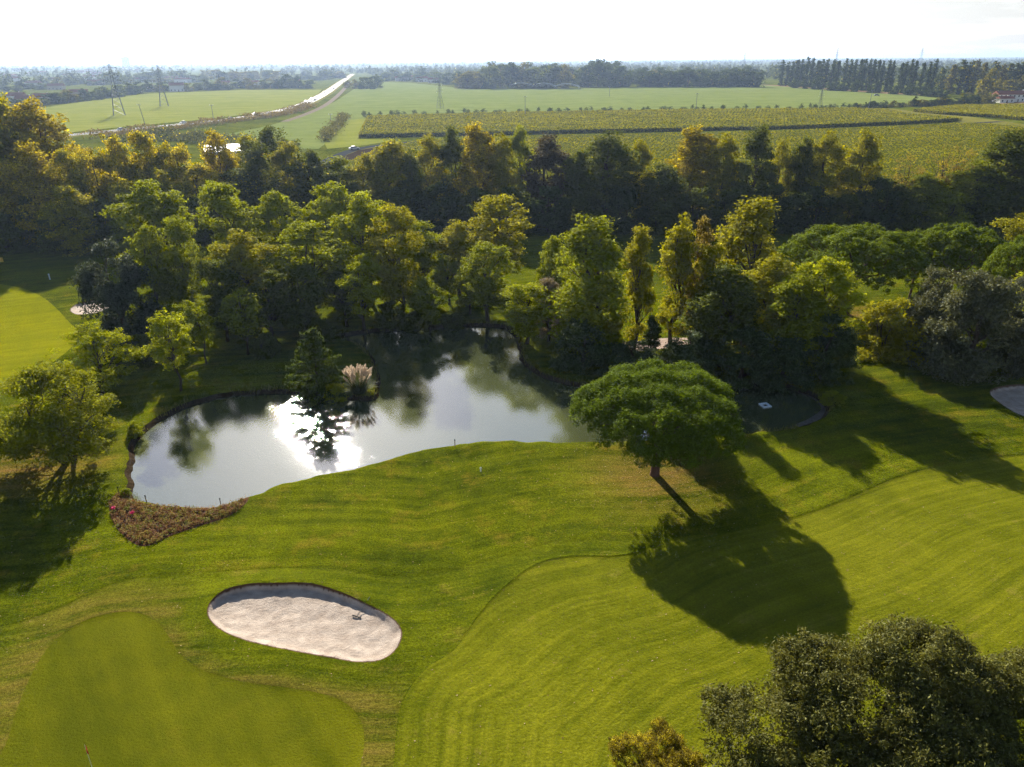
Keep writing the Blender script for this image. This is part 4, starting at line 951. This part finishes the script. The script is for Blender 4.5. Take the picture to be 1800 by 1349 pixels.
# ------------------------------------------------------------------ vineyards (rows nobody could count from here)
def vineyard(px_poly, n, size, label, seed, hgt=2.3, row=2.2, ang=1.25):
    rng = np.random.default_rng(seed); p = np.array([G(x, y) for x, y in px_poly]); lo, hi = p.min(0), p.max(0)
    ca, sa = math.cos(ang), math.sin(ang); out = []; tot = 0
    while tot < n:
        q = rng.uniform(lo, hi, (n, 2)); k = q @ np.array([-sa, ca]); k2 = np.round(k / row) * row + rng.normal(size=n) * 0.55
        q = q + np.outer(k2 - k, [-sa, ca]); q = q[inside(q, p)]; out.append(q); tot += len(q)
    q = np.vstack(out)[:n]; e = resample(p, 0.12); e = e[rng.permutation(len(e))[:9000]]; q = np.vstack([q, e + rng.normal(size=e.shape) * 0.3]); m = len(q)
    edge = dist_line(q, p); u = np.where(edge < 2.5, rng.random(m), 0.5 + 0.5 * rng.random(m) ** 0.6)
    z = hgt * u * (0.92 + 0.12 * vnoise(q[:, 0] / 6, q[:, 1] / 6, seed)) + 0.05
    V, F = quads(np.c_[q, z], np.array([0, 0, 0.9]) + rng.normal(size=(m, 3)) * 0.5, np.full(m, size), rng, 0.7)
    tone = 0.5 + 0.5 * vnoise(q[:, 0] / 22, q[:, 1] / 9, seed + 3)
    ip = resample(p, 6.0); ni = len(ip); cen = ip.mean(0); ip = ip + (cen - ip) / np.linalg.norm(cen - ip, axis=1)[:, None] * 0.5  # opaque block added inside the vines to stop backlight and darken the edge
    r = delaunay_2d_cdt([Vector(a) for a in ip], [(i, (i + 1) % ni) for i in range(ni)], [], 0, 1e-4, False); rp = np.array([(a.x, a.y) for a in r[0]]); r = (r[0], r[1], [f for f in r[2] if inside(rp[list(f)].mean(0)[None], ip)[0]])
    nv = len(V); top = [(a.x, a.y, hgt * 0.80) for a in r[0]]; F = [tuple(f) for f in F] + [tuple(i + nv for i in f) for f in r[2]]
    nw = nv + len(top); wall = [(x, y, zz) for x, y in ip for zz in (0.0, hgt * 0.80)]
    F += [(nw + 2 * i, nw + 2 * ((i + 1) % ni), nw + 2 * ((i + 1) % ni) + 1, nw + 2 * i + 1) for i in range(ni)]
    V = np.vstack([V, top, wall]); tn = np.r_[np.repeat(tone, 4), np.zeros(len(top) + len(wall))]
    o = link('vineyard', new_mesh('vineyard', V, F, [M['far_leaf'], M['vine_shade_core']], attrs={'tone': tn}, mat_idx=[0] * (nv // 4) + [1] * (len(F) - nv // 4))); o.color = (0.255, 0.250, 0.008, 0.06)
    tag(o, label, 'vineyard', kind='stuff')
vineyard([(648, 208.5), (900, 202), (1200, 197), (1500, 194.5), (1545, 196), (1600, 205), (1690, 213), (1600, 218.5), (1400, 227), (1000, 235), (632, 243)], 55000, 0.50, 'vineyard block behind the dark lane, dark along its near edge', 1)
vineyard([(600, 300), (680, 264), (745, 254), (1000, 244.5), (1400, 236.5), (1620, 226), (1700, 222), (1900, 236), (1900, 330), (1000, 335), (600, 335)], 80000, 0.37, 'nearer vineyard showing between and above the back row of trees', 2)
vineyard([(1604, 197), (1680, 189), (1860, 187), (1860, 218), (1740, 207), (1650, 201.5)], 26000, 0.5, 'vineyard block right of the pale grass track', 3)

# ------------------------------------------------------------------ far trees
def far_proto(name, H, R, base, prof, ncl, rc, per, size, seed, leafmat='far_leaf', nb=22, axis=0):
    tm, cm = make_broad(name, H, R, base, prof, ncl, rc, per, size, seed, rtrunk=H * 0.014, nlimb=4, leafmat=leafmat, shellbias=0.6, nbough=nb, axis=axis)
    nv = len(cm.vertices); v = np.empty(nv * 3, np.float32); cm.vertices.foreach_get('co', v)
    tv = np.empty(len(tm.vertices) * 3, np.float32); tm.vertices.foreach_get('co', tv)
    tone = np.empty(nv, np.float32); cm.attributes['tone'].data.foreach_get('value', tone)
    F = [tuple(q) for q in np.arange(nv).reshape(-1, 4)] + [tuple(i + nv for i in p.vertices) for p in tm.polygons]
    return (H, R, new_mesh(name, np.vstack([v.reshape(-1, 3), tv.reshape(-1, 3)]), F, [M[leafmat], M['bark']], attrs={'tone': np.r_[tone, np.zeros(len(tm.vertices))]}, mat_idx=[0] * (nv // 4) + [1] * len(tm.polygons)))
FAR = {'round': [far_proto('round_tree', 14, 5.5, 0.02, P_ROUND, 70, 1.7, 22, 0.62, 700 + i) for i in range(4)],
       'poplar': [far_proto('poplar', 30, 2.9, 0.03, lambda t: max(0.34, min(1.0, 0.6 + 1.2 * t) * (1 - max(0, t - 0.5) ** 1.5 * 1.7)), 130, 1.1, 20, 0.55, 720 + i, nb=70, axis=34) for i in range(4)],
       'sapling': [far_proto('sapling', 4, 1.0, 0.0, P_OVAL, 26, 0.5, 14, 0.22, 740 + i) for i in range(3)]}
NF = 0
def far_tree(kind, bx, by, ty, wpx, color, aut, label, group, name=None, cat='tree'):
    global NF; NF += 1
    X, Y = G(bx, by); h = max(1.5, height_at(bx, by, ty)); w = width_at(bx, by, wpx, 0)
    H0, R0, me = FAR[kind][NF % len(FAR[kind])]; s = w / (2 * R0 * 0.9)
    o = link(name or kind, me, None, (X, Y, 0), (0, 0, NF * 2.4 % 6.28), (s, s, h / H0)); o.color = (*color, aut)
    return tag(o, label, cat, group)

FD = (0.060, 0.085, 0.020); FM = (0.095, 0.120, 0.022); FY = (0.17, 0.16, 0.02)
rf = random.Random(3)
# saplings lined along the edge of the crop field
xs = []; x = 640.0
while x < 1500: xs.append(x); x += rf.choice([7, 9, 12, 15, 20, 24])
def sap_y(x): return float(np.interp(x, [640, 900, 1200, 1500, 1700], [205.5, 199.5, 195.3, 192.3, 184]))
for i, x in enumerate(xs):
    far_tree('sapling', x, sap_y(x), sap_y(x) - rf.uniform(7, 12), rf.uniform(6.5, 10), FD if rf.random() < .6 else FM, .05, f'small dark sapling, {nth(i + 1)} from the left in the row along the crop field', 'saplings along the crop field', 'sapling')
xs = [1504 + i * 7.3 for i in range(34)]
for i, x in enumerate(xs):
    far_tree('sapling' if rf.random() < .5 else 'round', x, 191 - (x - 1500) * .035, 191 - (x - 1500) * .035 - rf.uniform(8, 20) * (1.0 if x > 1600 else .7), rf.uniform(9, 20), rf.choice([FD, FM, FD, FY]), .06,
             f'hedge bush, {nth(i + 1)} from the left between the crop field and the right vineyard', 'hedge before the right vineyard', 'hedge_bush', 'bush')
# dark poplars on the right
px = [1372, 1381, 1389, 1398, 1405, 1415, 1424, 1433, 1441, 1448, 1459, 1468, 1481, 1490, 1498, 1507, 1514, 1522, 1529, 1538, 1545, 1556, 1563, 1578, 1585, 1594, 1601, 1615, 1626, 1635]
for i, x in enumerate(px):
    by = 151 + (x - 1370) * .062; ty = (106 if i < 3 else 102) + rf.uniform(-2, 4) + (4 if x > 1570 else 0)
    far_tree('poplar', x, by, ty, rf.uniform(8.5, 11), FD, .10, f'dark poplar, {nth(i + 1)} from the left in the long poplar row', 'dark poplar row', 'poplar')
for i, x in enumerate([1395, 1412, 1436, 1466, 1480, 1505, 1535, 1570, 1600, 1620, 1640, 1655]):
    by = 153.5 + (x - 1370) * .062; far_tree('round', x, by, by - rf.uniform(13, 24), rf.uniform(18, 30), FD, .08, f'low dark tree at the foot of the poplar row, {nth(i + 1)} from the left', 'low trees under the poplars', 'low_tree')
for i, (x, by, ty, w, k) in enumerate([(1650, 162, 118, 20, 'round'), (1668, 166, 112, 16, 'poplar'), (1683, 166, 104, 18, 'poplar'), (1697, 166, 108, 14, 'poplar'), (1707, 167, 104, 16, 'poplar'), (1722, 166, 108, 14, 'poplar'), (1731, 176, 122, 34, 'round'), (1741, 164, 108, 14, 'poplar'),
                                      (1756, 164, 112, 16, 'poplar'), (1766, 163, 110, 16, 'poplar'), (1778, 163, 110, 16, 'poplar'), (1789, 163, 108, 16, 'poplar'), (1799, 162, 106, 16, 'poplar'), (1700, 180, 162, 30, 'round'), (1748, 172, 140, 26, 'round'), (1772, 166, 136, 26, 'round'), (1795, 165, 132, 26, 'round')]):
    far_tree(k, x, by, ty, w, FY if k == 'round' and i != 0 else rf.choice([FD, FM, FY]), .22, f'{"round yellowing tree" if k == "round" else "autumn poplar"} near the farmhouse, {nth(i + 1)} from the left', 'trees near the farmhouse', 'autumn_tree')
# the wood behind the crop field
i = 0
for row, (y0, h0) in enumerate([(152.5, 43), (148, 38)]):
    x = 690 if row else 700
    x = 822 + row * 8
    while x < 1325:
        i += 1
        gap = 1092 < x < 1112
        edge = 12 if x < 850 else 0
        ty = y0 - h0 + edge + rf.uniform(-3, 6) + (10 if x > 1095 else 0) + (6 if 985 < x < 1020 else 0) - (6 if 1035 < x < 1065 else 0)
        if not gap: far_tree('round', x, y0 + rf.uniform(-1, 1.5) + (2.5 if x < 1000 else 0), ty, rf.uniform(26, 42), FY if (x < 850 and rf.random() < .7) or rf.random() < .12 else (FM if x < 1000 and rf.random() < .4 else FD), .10,
                 f'far wood tree in the {("front", "rear")[row]} row beyond the crop field, {nth(i)} of the wood', 'wood beyond the crop field', 'wood_tree')
        x += rf.uniform(14, 22)
# trees along the left of the motorway and by the houses
left = []
x = -20
while x < 555:
    yb = float(np.interp(x, [-20, 120, 262, 430, 566], [196, 183, 164, 158, 157])) - rf.uniform(0.5, 3)
    left.append((x, yb, yb - rf.uniform(9, 24), rf.uniform(14, 34))); x += rf.uniform(9, 17)
x = -20
while x < 600:
    yb = float(np.interp(x, [-20, 120, 262, 430, 600], [165, 155, 147, 145, 143])) - rf.uniform(0, 6)
    left.append((x, yb, yb - rf.uniform(8, 20), rf.uniform(14, 34))); x += rf.uniform(9, 18)
for i, (x, yb, yt, w) in enumerate(sorted(left)):
    far_tree('round', x, yb, yt, w, rf.choice([FD, FD, FM, FM, FY]), .08, f'hazy tree beyond the hayfield, {nth(i + 1)} from the left', 'trees beyond the hayfield', 'hazy_tree')
for i, (x, yb, yt, w) in enumerate([(612, 155, 141, 14), (625, 156, 140, 16), (640, 156, 132, 22), (656, 155, 134, 22), (664, 154, 130, 16), (634, 157, 147, 12), (655, 157, 145, 12),
                                    (690, 142, 122, 26), (715, 143, 126, 24), (745, 142, 120, 26), (770, 146, 124, 24), (790, 149, 128, 24), (808, 152, 125, 28), (820, 155, 130, 22), (735, 144, 128, 20), (760, 143, 126, 20), (678, 143, 128, 20)]):
    far_tree('round', x, yb, yt, w, FY if i in (0, 1) else rf.choice([FD, FM]), .10, f'tree right of the motorway before the far wood, {nth(i + 1)} counted from the left group', 'trees right of the motorway', 'field_tree')

def far_wood():
    """the wooded plain out to the horizon, one mass"""
    rng = np.random.default_rng(81); n = 12000
    d = np.exp(rng.uniform(math.log(900), math.log(14000), n)); a = rng.uniform(-0.85, 0.85, n); q = np.c_[np.sin(a) * d, np.cos(a) * d]
    keep = vnoise(q[:, 0] / 260, q[:, 1] / 420, 4) + 0.5 * vnoise(q[:, 0] / 90, q[:, 1] / 130, 9) > -0.15 - 0.3 * (q[:, 0] > 100)
    clear = np.array([G(x, y) for x, y in [(-300, 300), (-300, 170), (100, 150), (300, 144), (590, 139), (612, 131.5), (640, 132), (680, 139), (820, 146), (1340, 142), (1700, 152), (2000, 158), (2000, 300)]])
    keep &= ~inside(q, clear); keep &= dist_line(q, RC, False) > 30
    q = q[keep]; m = len(q); h = rng.uniform(9, 19, m) * (1 + 0.35 * (rng.random(m) < .12)); w = rng.uniform(4, 8, m)
    per = np.where(np.hypot(q[:, 0], q[:, 1]) < 2600, 22, 9); idx = np.repeat(np.arange(m), per); k = len(idx)
    dd = rand_dir(k, rng); dd[:, 2] = np.abs(dd[:, 2]) * 1.15 - 0.12; u = rng.uniform(0.7, 1.0, k)
    c = np.c_[q[idx], h[idx] * 0.25] + dd * np.c_[w[idx], w[idx], h[idx] * 0.72] * u[:, None]
    V, F = quads(c, dd * 0.8 + rng.normal(size=(k, 3)) * 0.5, w[idx] * np.where(per[idx] > 10, 0.42, 0.62), rng, 0.8)
    o = link('far_wood', new_mesh('far_wood', V, F, M['far_leaf'], attrs={'tone': np.repeat(rng.random(m)[idx], 4)})); o.color = (0.075, 0.095, 0.025, 0.08)
    tag(o, 'wooded plain fading to the horizon', 'wood', kind='stuff')
far_wood()

def scrub(px_line, n, spread, hmax, size, label, seed, color, aut=0.1):
    rng = np.random.default_rng(seed); c = resample(spline(np.array([G(x, y) for x, y in px_line]), False, 8), 2.0, False); t = rng.integers(0, len(c), n)
    q = c[t] + rng.normal(size=(n, 2)) * spread; hh = hmax * (0.45 + 0.55 * np.clip(vnoise(q[:, 0] / 7, q[:, 1] / 7, seed) + 0.5, 0, 1.2)); z = hh * rng.random(n) ** 0.7
    V, F = quads(np.c_[q, z + .1], np.array([0, 0, .4]) + rng.normal(size=(n, 3)) * .7, np.full(n, size), rng, .7)
    o = link('roadside_scrub', new_mesh('roadside_scrub', V, F, M['far_leaf'], attrs={'tone': np.repeat(rng.random(n), 4)})); o.color = (*color, aut); tag(o, label, 'scrub', kind='stuff')
scrub([(160, 244), (300, 229), (420, 214), (500, 202), (545, 188)], 9000, 3.2, 4.0, .42, 'brownish scrub along the near side of the motorway', 5, (0.17, 0.13, 0.045), .1)
scrub([(571, 250), (585, 232), (598, 218), (606, 207)], 4200, 1.8, 4.5, .42, 'hedge running down to the vineyard corner', 6, (0.12, 0.12, 0.03), .1)
scrub([(440, 265), (380, 252), (300, 245), (220, 250)], 6000, 4.5, 6.0, .45, 'scrub behind the golden planes', 7, (0.10, 0.11, 0.03), .2)

# ------------------------------------------------------------------ pylons, masts, poles
def make_pylon():
    parts = {}; H = 43.0; W0 = 4.6; half = lambda z: W0 * (1 - z / 34) + 0.75 if z < 26 else 1.55 - (z - 26) * 0.05
    half = lambda z: np.interp(z, [0, 25, 43], [4.4, 1.2, 0.35])
    legs = MB()
    for sx in (-1, 1):
        for sy in (-1, 1): legs.tube([(sx * half(z), sy * half(z), z) for z in (-0.5, 12, 25, 36, H)], [.27, .25, .22, .17, .12], 4)
    parts['leg_frame'] = legs
    br = MB(); zs = [0, 4.5, 9, 13, 16.5, 19.5, 22.3, 25, 28, 31, 34, 37, 40, 42.5]
    for z0, z1 in zip(zs, zs[1:]):
        a, b = half(z0), half(z1)
        for (p, q) in (((-a, -a), (b, -b)), ((a, -a), (-b, -b)), ((-a, a), (b, b)), ((a, a), (-b, b)), ((-a, -a), (-b, b)), ((-a, a), (-b, -b)), ((a, -a), (b, b)), ((a, a), (b, -b))):
            br.tube([(*p, z0), (*q, z1)], .08, 3, cap=False)
    parts['bracing'] = br
    out = {k: m.mesh(k, [M['steel']]) for k, m in parts.items()}
    arms = []
    for z, L in ((26.5, 7.5), (31.5, 6.2), (36.5, 5.0)):
        for s in (-1, 1):
            m = MB(); h = half(z)
            for sy in (-1, 1): m.tube([(s * h, sy * h, z), (s * L, 0, z + .2)], .14, 4); m.tube([(s * h * .9, sy * h * .9, z + 2.0), (s * L, 0, z + .25)], .11, 4)
            arms.append((m.mesh('cross_arm', [M['steel']]), s * L, z))
    ins = MB(); ins.tube([(0, 0, 0), (0, 0, -.5), (0, 0, -2.0)], [.05, .16, .12], 6)
    return out, arms, ins.mesh('insulator', [M['plastic']])
PYL = make_pylon()
def pylon(bx, by, ty, label, rz=0.5, sc=None):
    X, Y = G(bx, by); h = height_at(bx, by, ty) if sc is None else 43 * sc; s = h / 43.0
    o = link('pylon', None, loc=(X, Y, 0), rot=(0, 0, rz), scale=(s, s, s)); tag(o, label, 'pylon', 'lattice pylons on the plain')
    for k, me in PYL[0].items(): link(k, me, o)
    for me, x, z in PYL[1]: a = link('cross_arm', me, o); link('insulator', PYL[2], a, (x, 0, z + .1))
pylon(210, 203, 104, 'lattice pylon nearest the camera in the hayfield'); pylon(289, 187, 114, 'second lattice pylon standing farther back in the hayfield')
pylon(774, 191, 142, 'lattice pylon at the left of the pale crop field', 0.9); pylon(1441, 190, 156, 'short lattice mast behind the right part of the vineyard', 0.2)
for x, y, t, lb in ((1307, 121, 91, 'tiny far pylon on the horizon, left of three'), (1468, 119, 84, 'tiny far pylon on the horizon above the poplars'), (1616, 118, 84, 'tiny far pylon on the horizon, right of three')): pylon(x, y, t, lb, 0.3)
def lamp_mast(bx, by, ty, label, lean=0.0):
    X, Y = G(bx, by); h = height_at(bx, by, ty); o = link('utility_pole', None, loc=(X, Y, 0)); tag(o, label, 'pole', 'poles in the fields')
    m = MB(); m.tube([(0, 0, -.3), (lean * .5, 0, h * .5), (lean, 0, h)], [.22, .18, .13], 6); link('mast', m.mesh('mast', [M['steel']]), o)
    m = MB(); m.box((lean, 0, h - .5), (2.4, .16, .16)); link('cross_bar', m.mesh('cross_bar', [M['steel']]), o)
    for s in (-1, 0.0, 1): m = MB(); m.tube([(lean + s * 1.05, 0, h - .41), (lean + s * 1.05, 0, h - .05)], .08, 5); link('insulator', m.mesh('insulator', [M['plastic']]), o)
for q in ((256, 222, 183, 'leaning utility pole beside the first pylon', -1.6), (376, 214, 184, 'utility pole by the motorway in the hayfield', 0), (923, 206, 169, 'utility pole at the vineyard edge left of centre', 0), (1071, 170, 152, 'small far pole in the crop field', 0),
          (1223, 195, 164, 'utility pole at the vineyard edge right of centre', 0), (1526, 192, 158, 'utility pole at the right end of the sapling row', 1.0), (582, 216, 200, 'utility pole left of the vineyard corner', 0)): lamp_mast(*q)

# irrigation boom
A, B = np.array(G(898, 155)), np.array(G(1018, 157.5)); o = link('irrigation_boom', None, loc=(A[0], A[1], 0), rot=(0, 0, math.atan2(*(B - A)[::-1]))); tag(o, 'long white irrigation boom on wheeled towers before the far wood', 'irrigation boom')
L = np.linalg.norm(B - A); ns = 3
for k in range(ns):
    x0, x1 = L * k / ns, L * (k + 1) / ns; m = MB(); top = [(x0 + (x1 - x0) * t, 0, 3.6 + 3.0 * math.sin(math.pi * t)) for t in np.linspace(0, 1, 9)]
    m.tube(top, .32, 6)
    for i, t in enumerate(np.linspace(.1, .9, 7)): m.tube([(x0 + (x1 - x0) * t, 0, 3.6 + 3.0 * math.sin(math.pi * t)), (x0 + (x1 - x0) * t, 0, 2.4 + 3.0 * math.sin(math.pi * t))], .10, 4)
    m.tube([(x0, 0, 3.2)] + [(p[0], 0, p[2] - 1.3) for p in top[1:-1]] + [(x1, 0, 3.2)], .12, 4); link('span', m.mesh('span', [M['sheet']]), o)
    m = MB()
    for s in (-1, 1): m.tube([(x1, 0, 3.7), (x1, s * 2, .6)], .12, 5)
    tw = link('wheel_tower', m.mesh('wheel_tower', [M['sheet']]), o)
    for s in (-1, 1): m = MB(); m.tube([(x1 - .15, s * 2, .6), (x1 + .15, s * 2, .6)], .6, 10); link('wheel', m.mesh('wheel', [M['rubber']]), tw)

# ------------------------------------------------------------------ cars
def car_parts(col):
    body = MB(); prof = [(-2.2, .35), (-2.25, .75), (-1.95, .92), (-1.2, .96), (1.2, .96), (2.05, .78), (2.2, .55), (2.15, .35)]
    n = len(prof); v = [(x, -.86, z) for x, z in prof] + [(x, .86, z) for x, z in prof]
    body.add(v, [tuple(range(n)), tuple(range(2 * n - 1, n - 1, -1))] + [(i, i + n, (i + 1) % n + n, (i + 1) % n) for i in range(n)])
    roof = MB(); pr = [(-1.75, .965), (-1.2, 1.42), (.35, 1.45), (1.15, .965)]
    gl = MB(); v = [(x, -.74 + (.12 if z > 1 else 0), z) for x, z in pr] + [(x, .74 - (.12 if z > 1 else 0), z) for x, z in pr]
    gl.add(v, [(0, 1, 2, 3), (7, 6, 5, 4)] + [(i, i + 4, (i + 1) % 4 + 4, (i + 1) % 4) for i in range(4)]); roof.box((-.42, 0, 1.47), (1.55, 1.22, .05))
    wh = MB(); wh.tube([(0, -.11, 0), (0, .11, 0)], .32, 10)
    return body.mesh('body', [col]), gl.mesh('glass', [M['dark']]), roof.mesh('roof', [col]), wh.mesh('wheel', [M['rubber']])
CARCOL = [plain('car_white', (.75, .75, .76), .3, .5, .03), plain('car_silver', (.35, .36, .38), .3, .5, .03, Metallic=.5), plain('car_dark', (.03, .032, .04), .3, .5, .03), plain('car_blue', (.03, .06, .14), .3, .5, .03)]
CARS = [car_parts(c) for c in CARCOL]
def car(X, Y, z, rz, ci, label, group=None, scale=1.0, name='car'):
    o = link(name, None, loc=(X, Y, z), rot=(0, 0, rz), scale=(scale,) * 3); tag(o, label, 'car', group); b, g, r, w = CARS[ci]
    link('body', b, o); link('window_glass', g, o); link('roof', r, o)
    for x in (-1.35, 1.35):
        for y in (-.78, .78): link('wheel', w, o, (x, y, .33))
def road_car(pxx, off, ci, label):
    d = [abs(G_inv(c) - pxx) for c in RC]; k = int(np.argmin(d)); t = RC[min(k + 1, len(RC) - 1)] - RC[k - 1]; p = RC[k] + RN[k] * off
    car(p[0], p[1], 0.36, math.atan2(t[1], t[0]) + (math.pi if off > 0 else 0), ci, label, 'cars on the motorway')
def G_inv(c):
    d = Vector((c[0], c[1], -CAM_H)); return 900 + FPX * d.dot(_r) / d.dot(_F)
for pxx, off, ci, lb in ((210, -2.3, 0, 'pale car on the motorway nearest the golden planes'), (331, 3, 0, 'pale car on the motorway below the second pylon'), (396, -3, 2, 'dark car following on the straight of the motorway'), (456, 3, 0, 'pale car entering the motorway curve'),
                         (538, -3, 2, 'dark car first in the queue on the motorway bend'), (543, 3, 2, 'dark car beside the queue on the motorway bend'), (548, -3, 3, 'dark blue car second in the queue on the motorway bend'), (553, 3, 1, 'grey car on the motorway bend'),
                         (574, 3, 2, 'dark car on the rising motorway'), (582, -3, 2, 'dark car higher on the rising motorway'), (595, 3, 0, 'pale car high on the motorway'), (604, -3, 2, 'farthest dark car on the motorway')): road_car(pxx, off, ci, lb)
X, Y = G(623, 264); car(X, Y, .14, .5, 0, 'white car on the dark lane by the vineyard corner'); X, Y = G(1541, 169); car(X, Y, .07, .1, 1, 'lone grey car parked on the crop field', scale=1.2)

# ------------------------------------------------------------------ buildings
def house(bx, by, w, d, h, rz, label, wallm='white', roofm='tile', floors=1, nwin=4, pitch=.32, cat='house', name='house', flat=False):
    X, Y = G(bx, by); o = link(name, None, loc=(X, Y, 0), rot=(0, 0, rz)); tag(o, label, cat)
    m = MB(); m.box((0, 0, h / 2 - .1), (w, d, h + .2)); wl_ = link('wall', m.mesh('wall', [M[wallm]]), o)
    if flat: m = MB(); m.box((0, 0, h + .22), (w + .5, d + .5, .24)); link('roof', m.mesh('roof', [M[roofm]]), o)
    else:
        e = .5; rh = d / 2 * pitch * 2; x, y = w / 2 + e, d / 2 + e; m = MB()
        m.add([(-x, -y, h + .02), (x, -y, h + .02), (x, y, h + .02), (-x, y, h + .02), (-x, 0, h + rh), (x, 0, h + rh)], [(0, 1, 5, 4), (2, 3, 4, 5), (0, 4, 3), (1, 2, 5), (3, 2, 1, 0)])
        rf_ = link('roof', m.mesh('roof', [M[roofm]]), o); m = MB(); m.box((w * .2, d * .12, h + rh * .95), (.8, .8, 1.6)); link('chimney', m.mesh('chimney', [M[wallm]]), rf_)
    for f in range(floors):
        for k in range(nwin):
            xx = -w / 2 + w * (k + .5) / nwin
            for s in (-1, 1):
                if f == 0 and k == nwin // 2 and s == -1: m = MB(); m.box((xx, s * (d / 2 + .01), 1.05), (1.1, .08, 2.1)); link('door', m.mesh('door', [M['wood']]), o)
                else: m = MB(); m.box((xx, s * (d / 2 + .01), 1.6 + f * 2.9), (1.1, .08, 1.5)); link('window', m.mesh('window', [M['dark']]), o)
house(1782, 179, 34, 9, 5.6, .08, 'long white farmhouse with red tiled roof at the right edge', floors=2, nwin=9, name='farmhouse')
house(1765, 181, 12, 6, 3.2, .1, 'low white outbuilding before the farmhouse', nwin=3, name='outbuilding')
house(405, 283, 17, 26, 4.5, .35, 'pale flat-roofed hall hidden behind the golden planes', 'white', 'sheet', 1, 5, cat='building', name='hall', flat=True)
for bx, by, w, d, h, rz, lb, wm in [(312, 161, 17, 11, 7, .3, 'largest white house with pink roof beyond the hayfield', 'white'), (78, 179, 22, 10, 4.5, -.3, 'wide house with pink roof left of the hayfield', 'cream'), (48, 184, 16, 10, 4.5, .2, 'house half hidden behind the golden planes', 'white'),
                                    (30, 178, 16, 10, 5, .1, 'leftmost pale house beyond the golden planes', 'white'), (140, 170, 18, 10, 4.5, .4, 'cream house left of the first pylon', 'cream'), (236, 163.5, 16, 9, 4.5, -.2, 'cream house right of the first pylon', 'cream'),
                                    (262, 160, 12, 9, 4.5, .6, 'small cream house near the second pylon', 'cream'), (100, 158, 20, 10, 5, .1, 'pink-roofed house in the hazy village', 'cream'), (60, 152, 24, 11, 5, -.2, 'far house with wide roof in the hazy village', 'white'),
                                    (170, 150, 24, 11, 5, .3, 'far cream house behind the first pylon', 'cream'), (395, 152, 16, 9, 5, .2, 'house among trees right of the second pylon', 'white'), (448, 151, 16, 9, 5, -.3, 'house in trees above the hayfield', 'white'), (520, 149, 14, 9, 5, .4, 'house near the motorway trees', 'cream'),
                                    (705, 143, 20, 10, 5, .2, 'pale house left of the village by the crop field', 'white'), (742, 144, 20, 10, 5.5, -.2, 'white house in the middle of the village by the crop field', 'white'), (722, 141, 18, 10, 5, .5, 'pink-roofed house behind the village by the crop field', 'cream'), (762, 146, 18, 10, 5, .1, 'house at the right of the village by the crop field', 'cream')]:
    house(bx, by, w, d, h, rz, lb, wm)
hs = random.Random(9); k = 0
for i in range(46):
    bx = hs.uniform(-20, 330); by = hs.uniform(118, 146); k += 1
    house(bx, by, hs.uniform(16, 34), hs.uniform(9, 14), hs.uniform(4, 8), hs.uniform(-.6, .6), f'tiny hazy house of the far town, {nth(k)} of forty-six', hs.choice(['white', 'cream']), nwin=2, name='town_house')
X, Y = G(223, 119); o = link('tower_block', None, loc=(X, Y, 0), rot=(0, 0, .2)); tag(o, 'hazy tower block on the left horizon', 'building')
m = MB(); m.box((0, 0, 32), (46, 30, 64)); link('wall', m.mesh('wall', [M['white']]), o); m = MB(); m.box((5, 0, 66), (14, 14, 3.8)); link('roof', m.mesh('roof', [M['cream']]), o)
for f in range(8):
    for q in range(5): m = MB(); m.box((-18 + 9 * q, -15.02, 6 + 7.4 * f), (5, .1, 3)); link('window', m.mesh('window', [M['dark']]), o)

# ------------------------------------------------------------------ haze over the plain
m, nt, out = mat('haze'); pv = nt.nodes.new('ShaderNodeVolumePrincipled'); pv.inputs['Color'].default_value = (0.50, 0.67, 1.0, 1)
pv.inputs['Density'].default_value = 0.00009; pv.inputs['Anisotropy'].default_value = 0.5
nt.links.new(pv.outputs[0], out.inputs['Volume'])
mb = MB(); mb.box((0, 9600, 35.5), (40800, 22000, 77)); o = link('haze', mb.mesh('haze', [m])); tag(o, 'pale autumn haze over the plain', 'haze', kind='stuff')
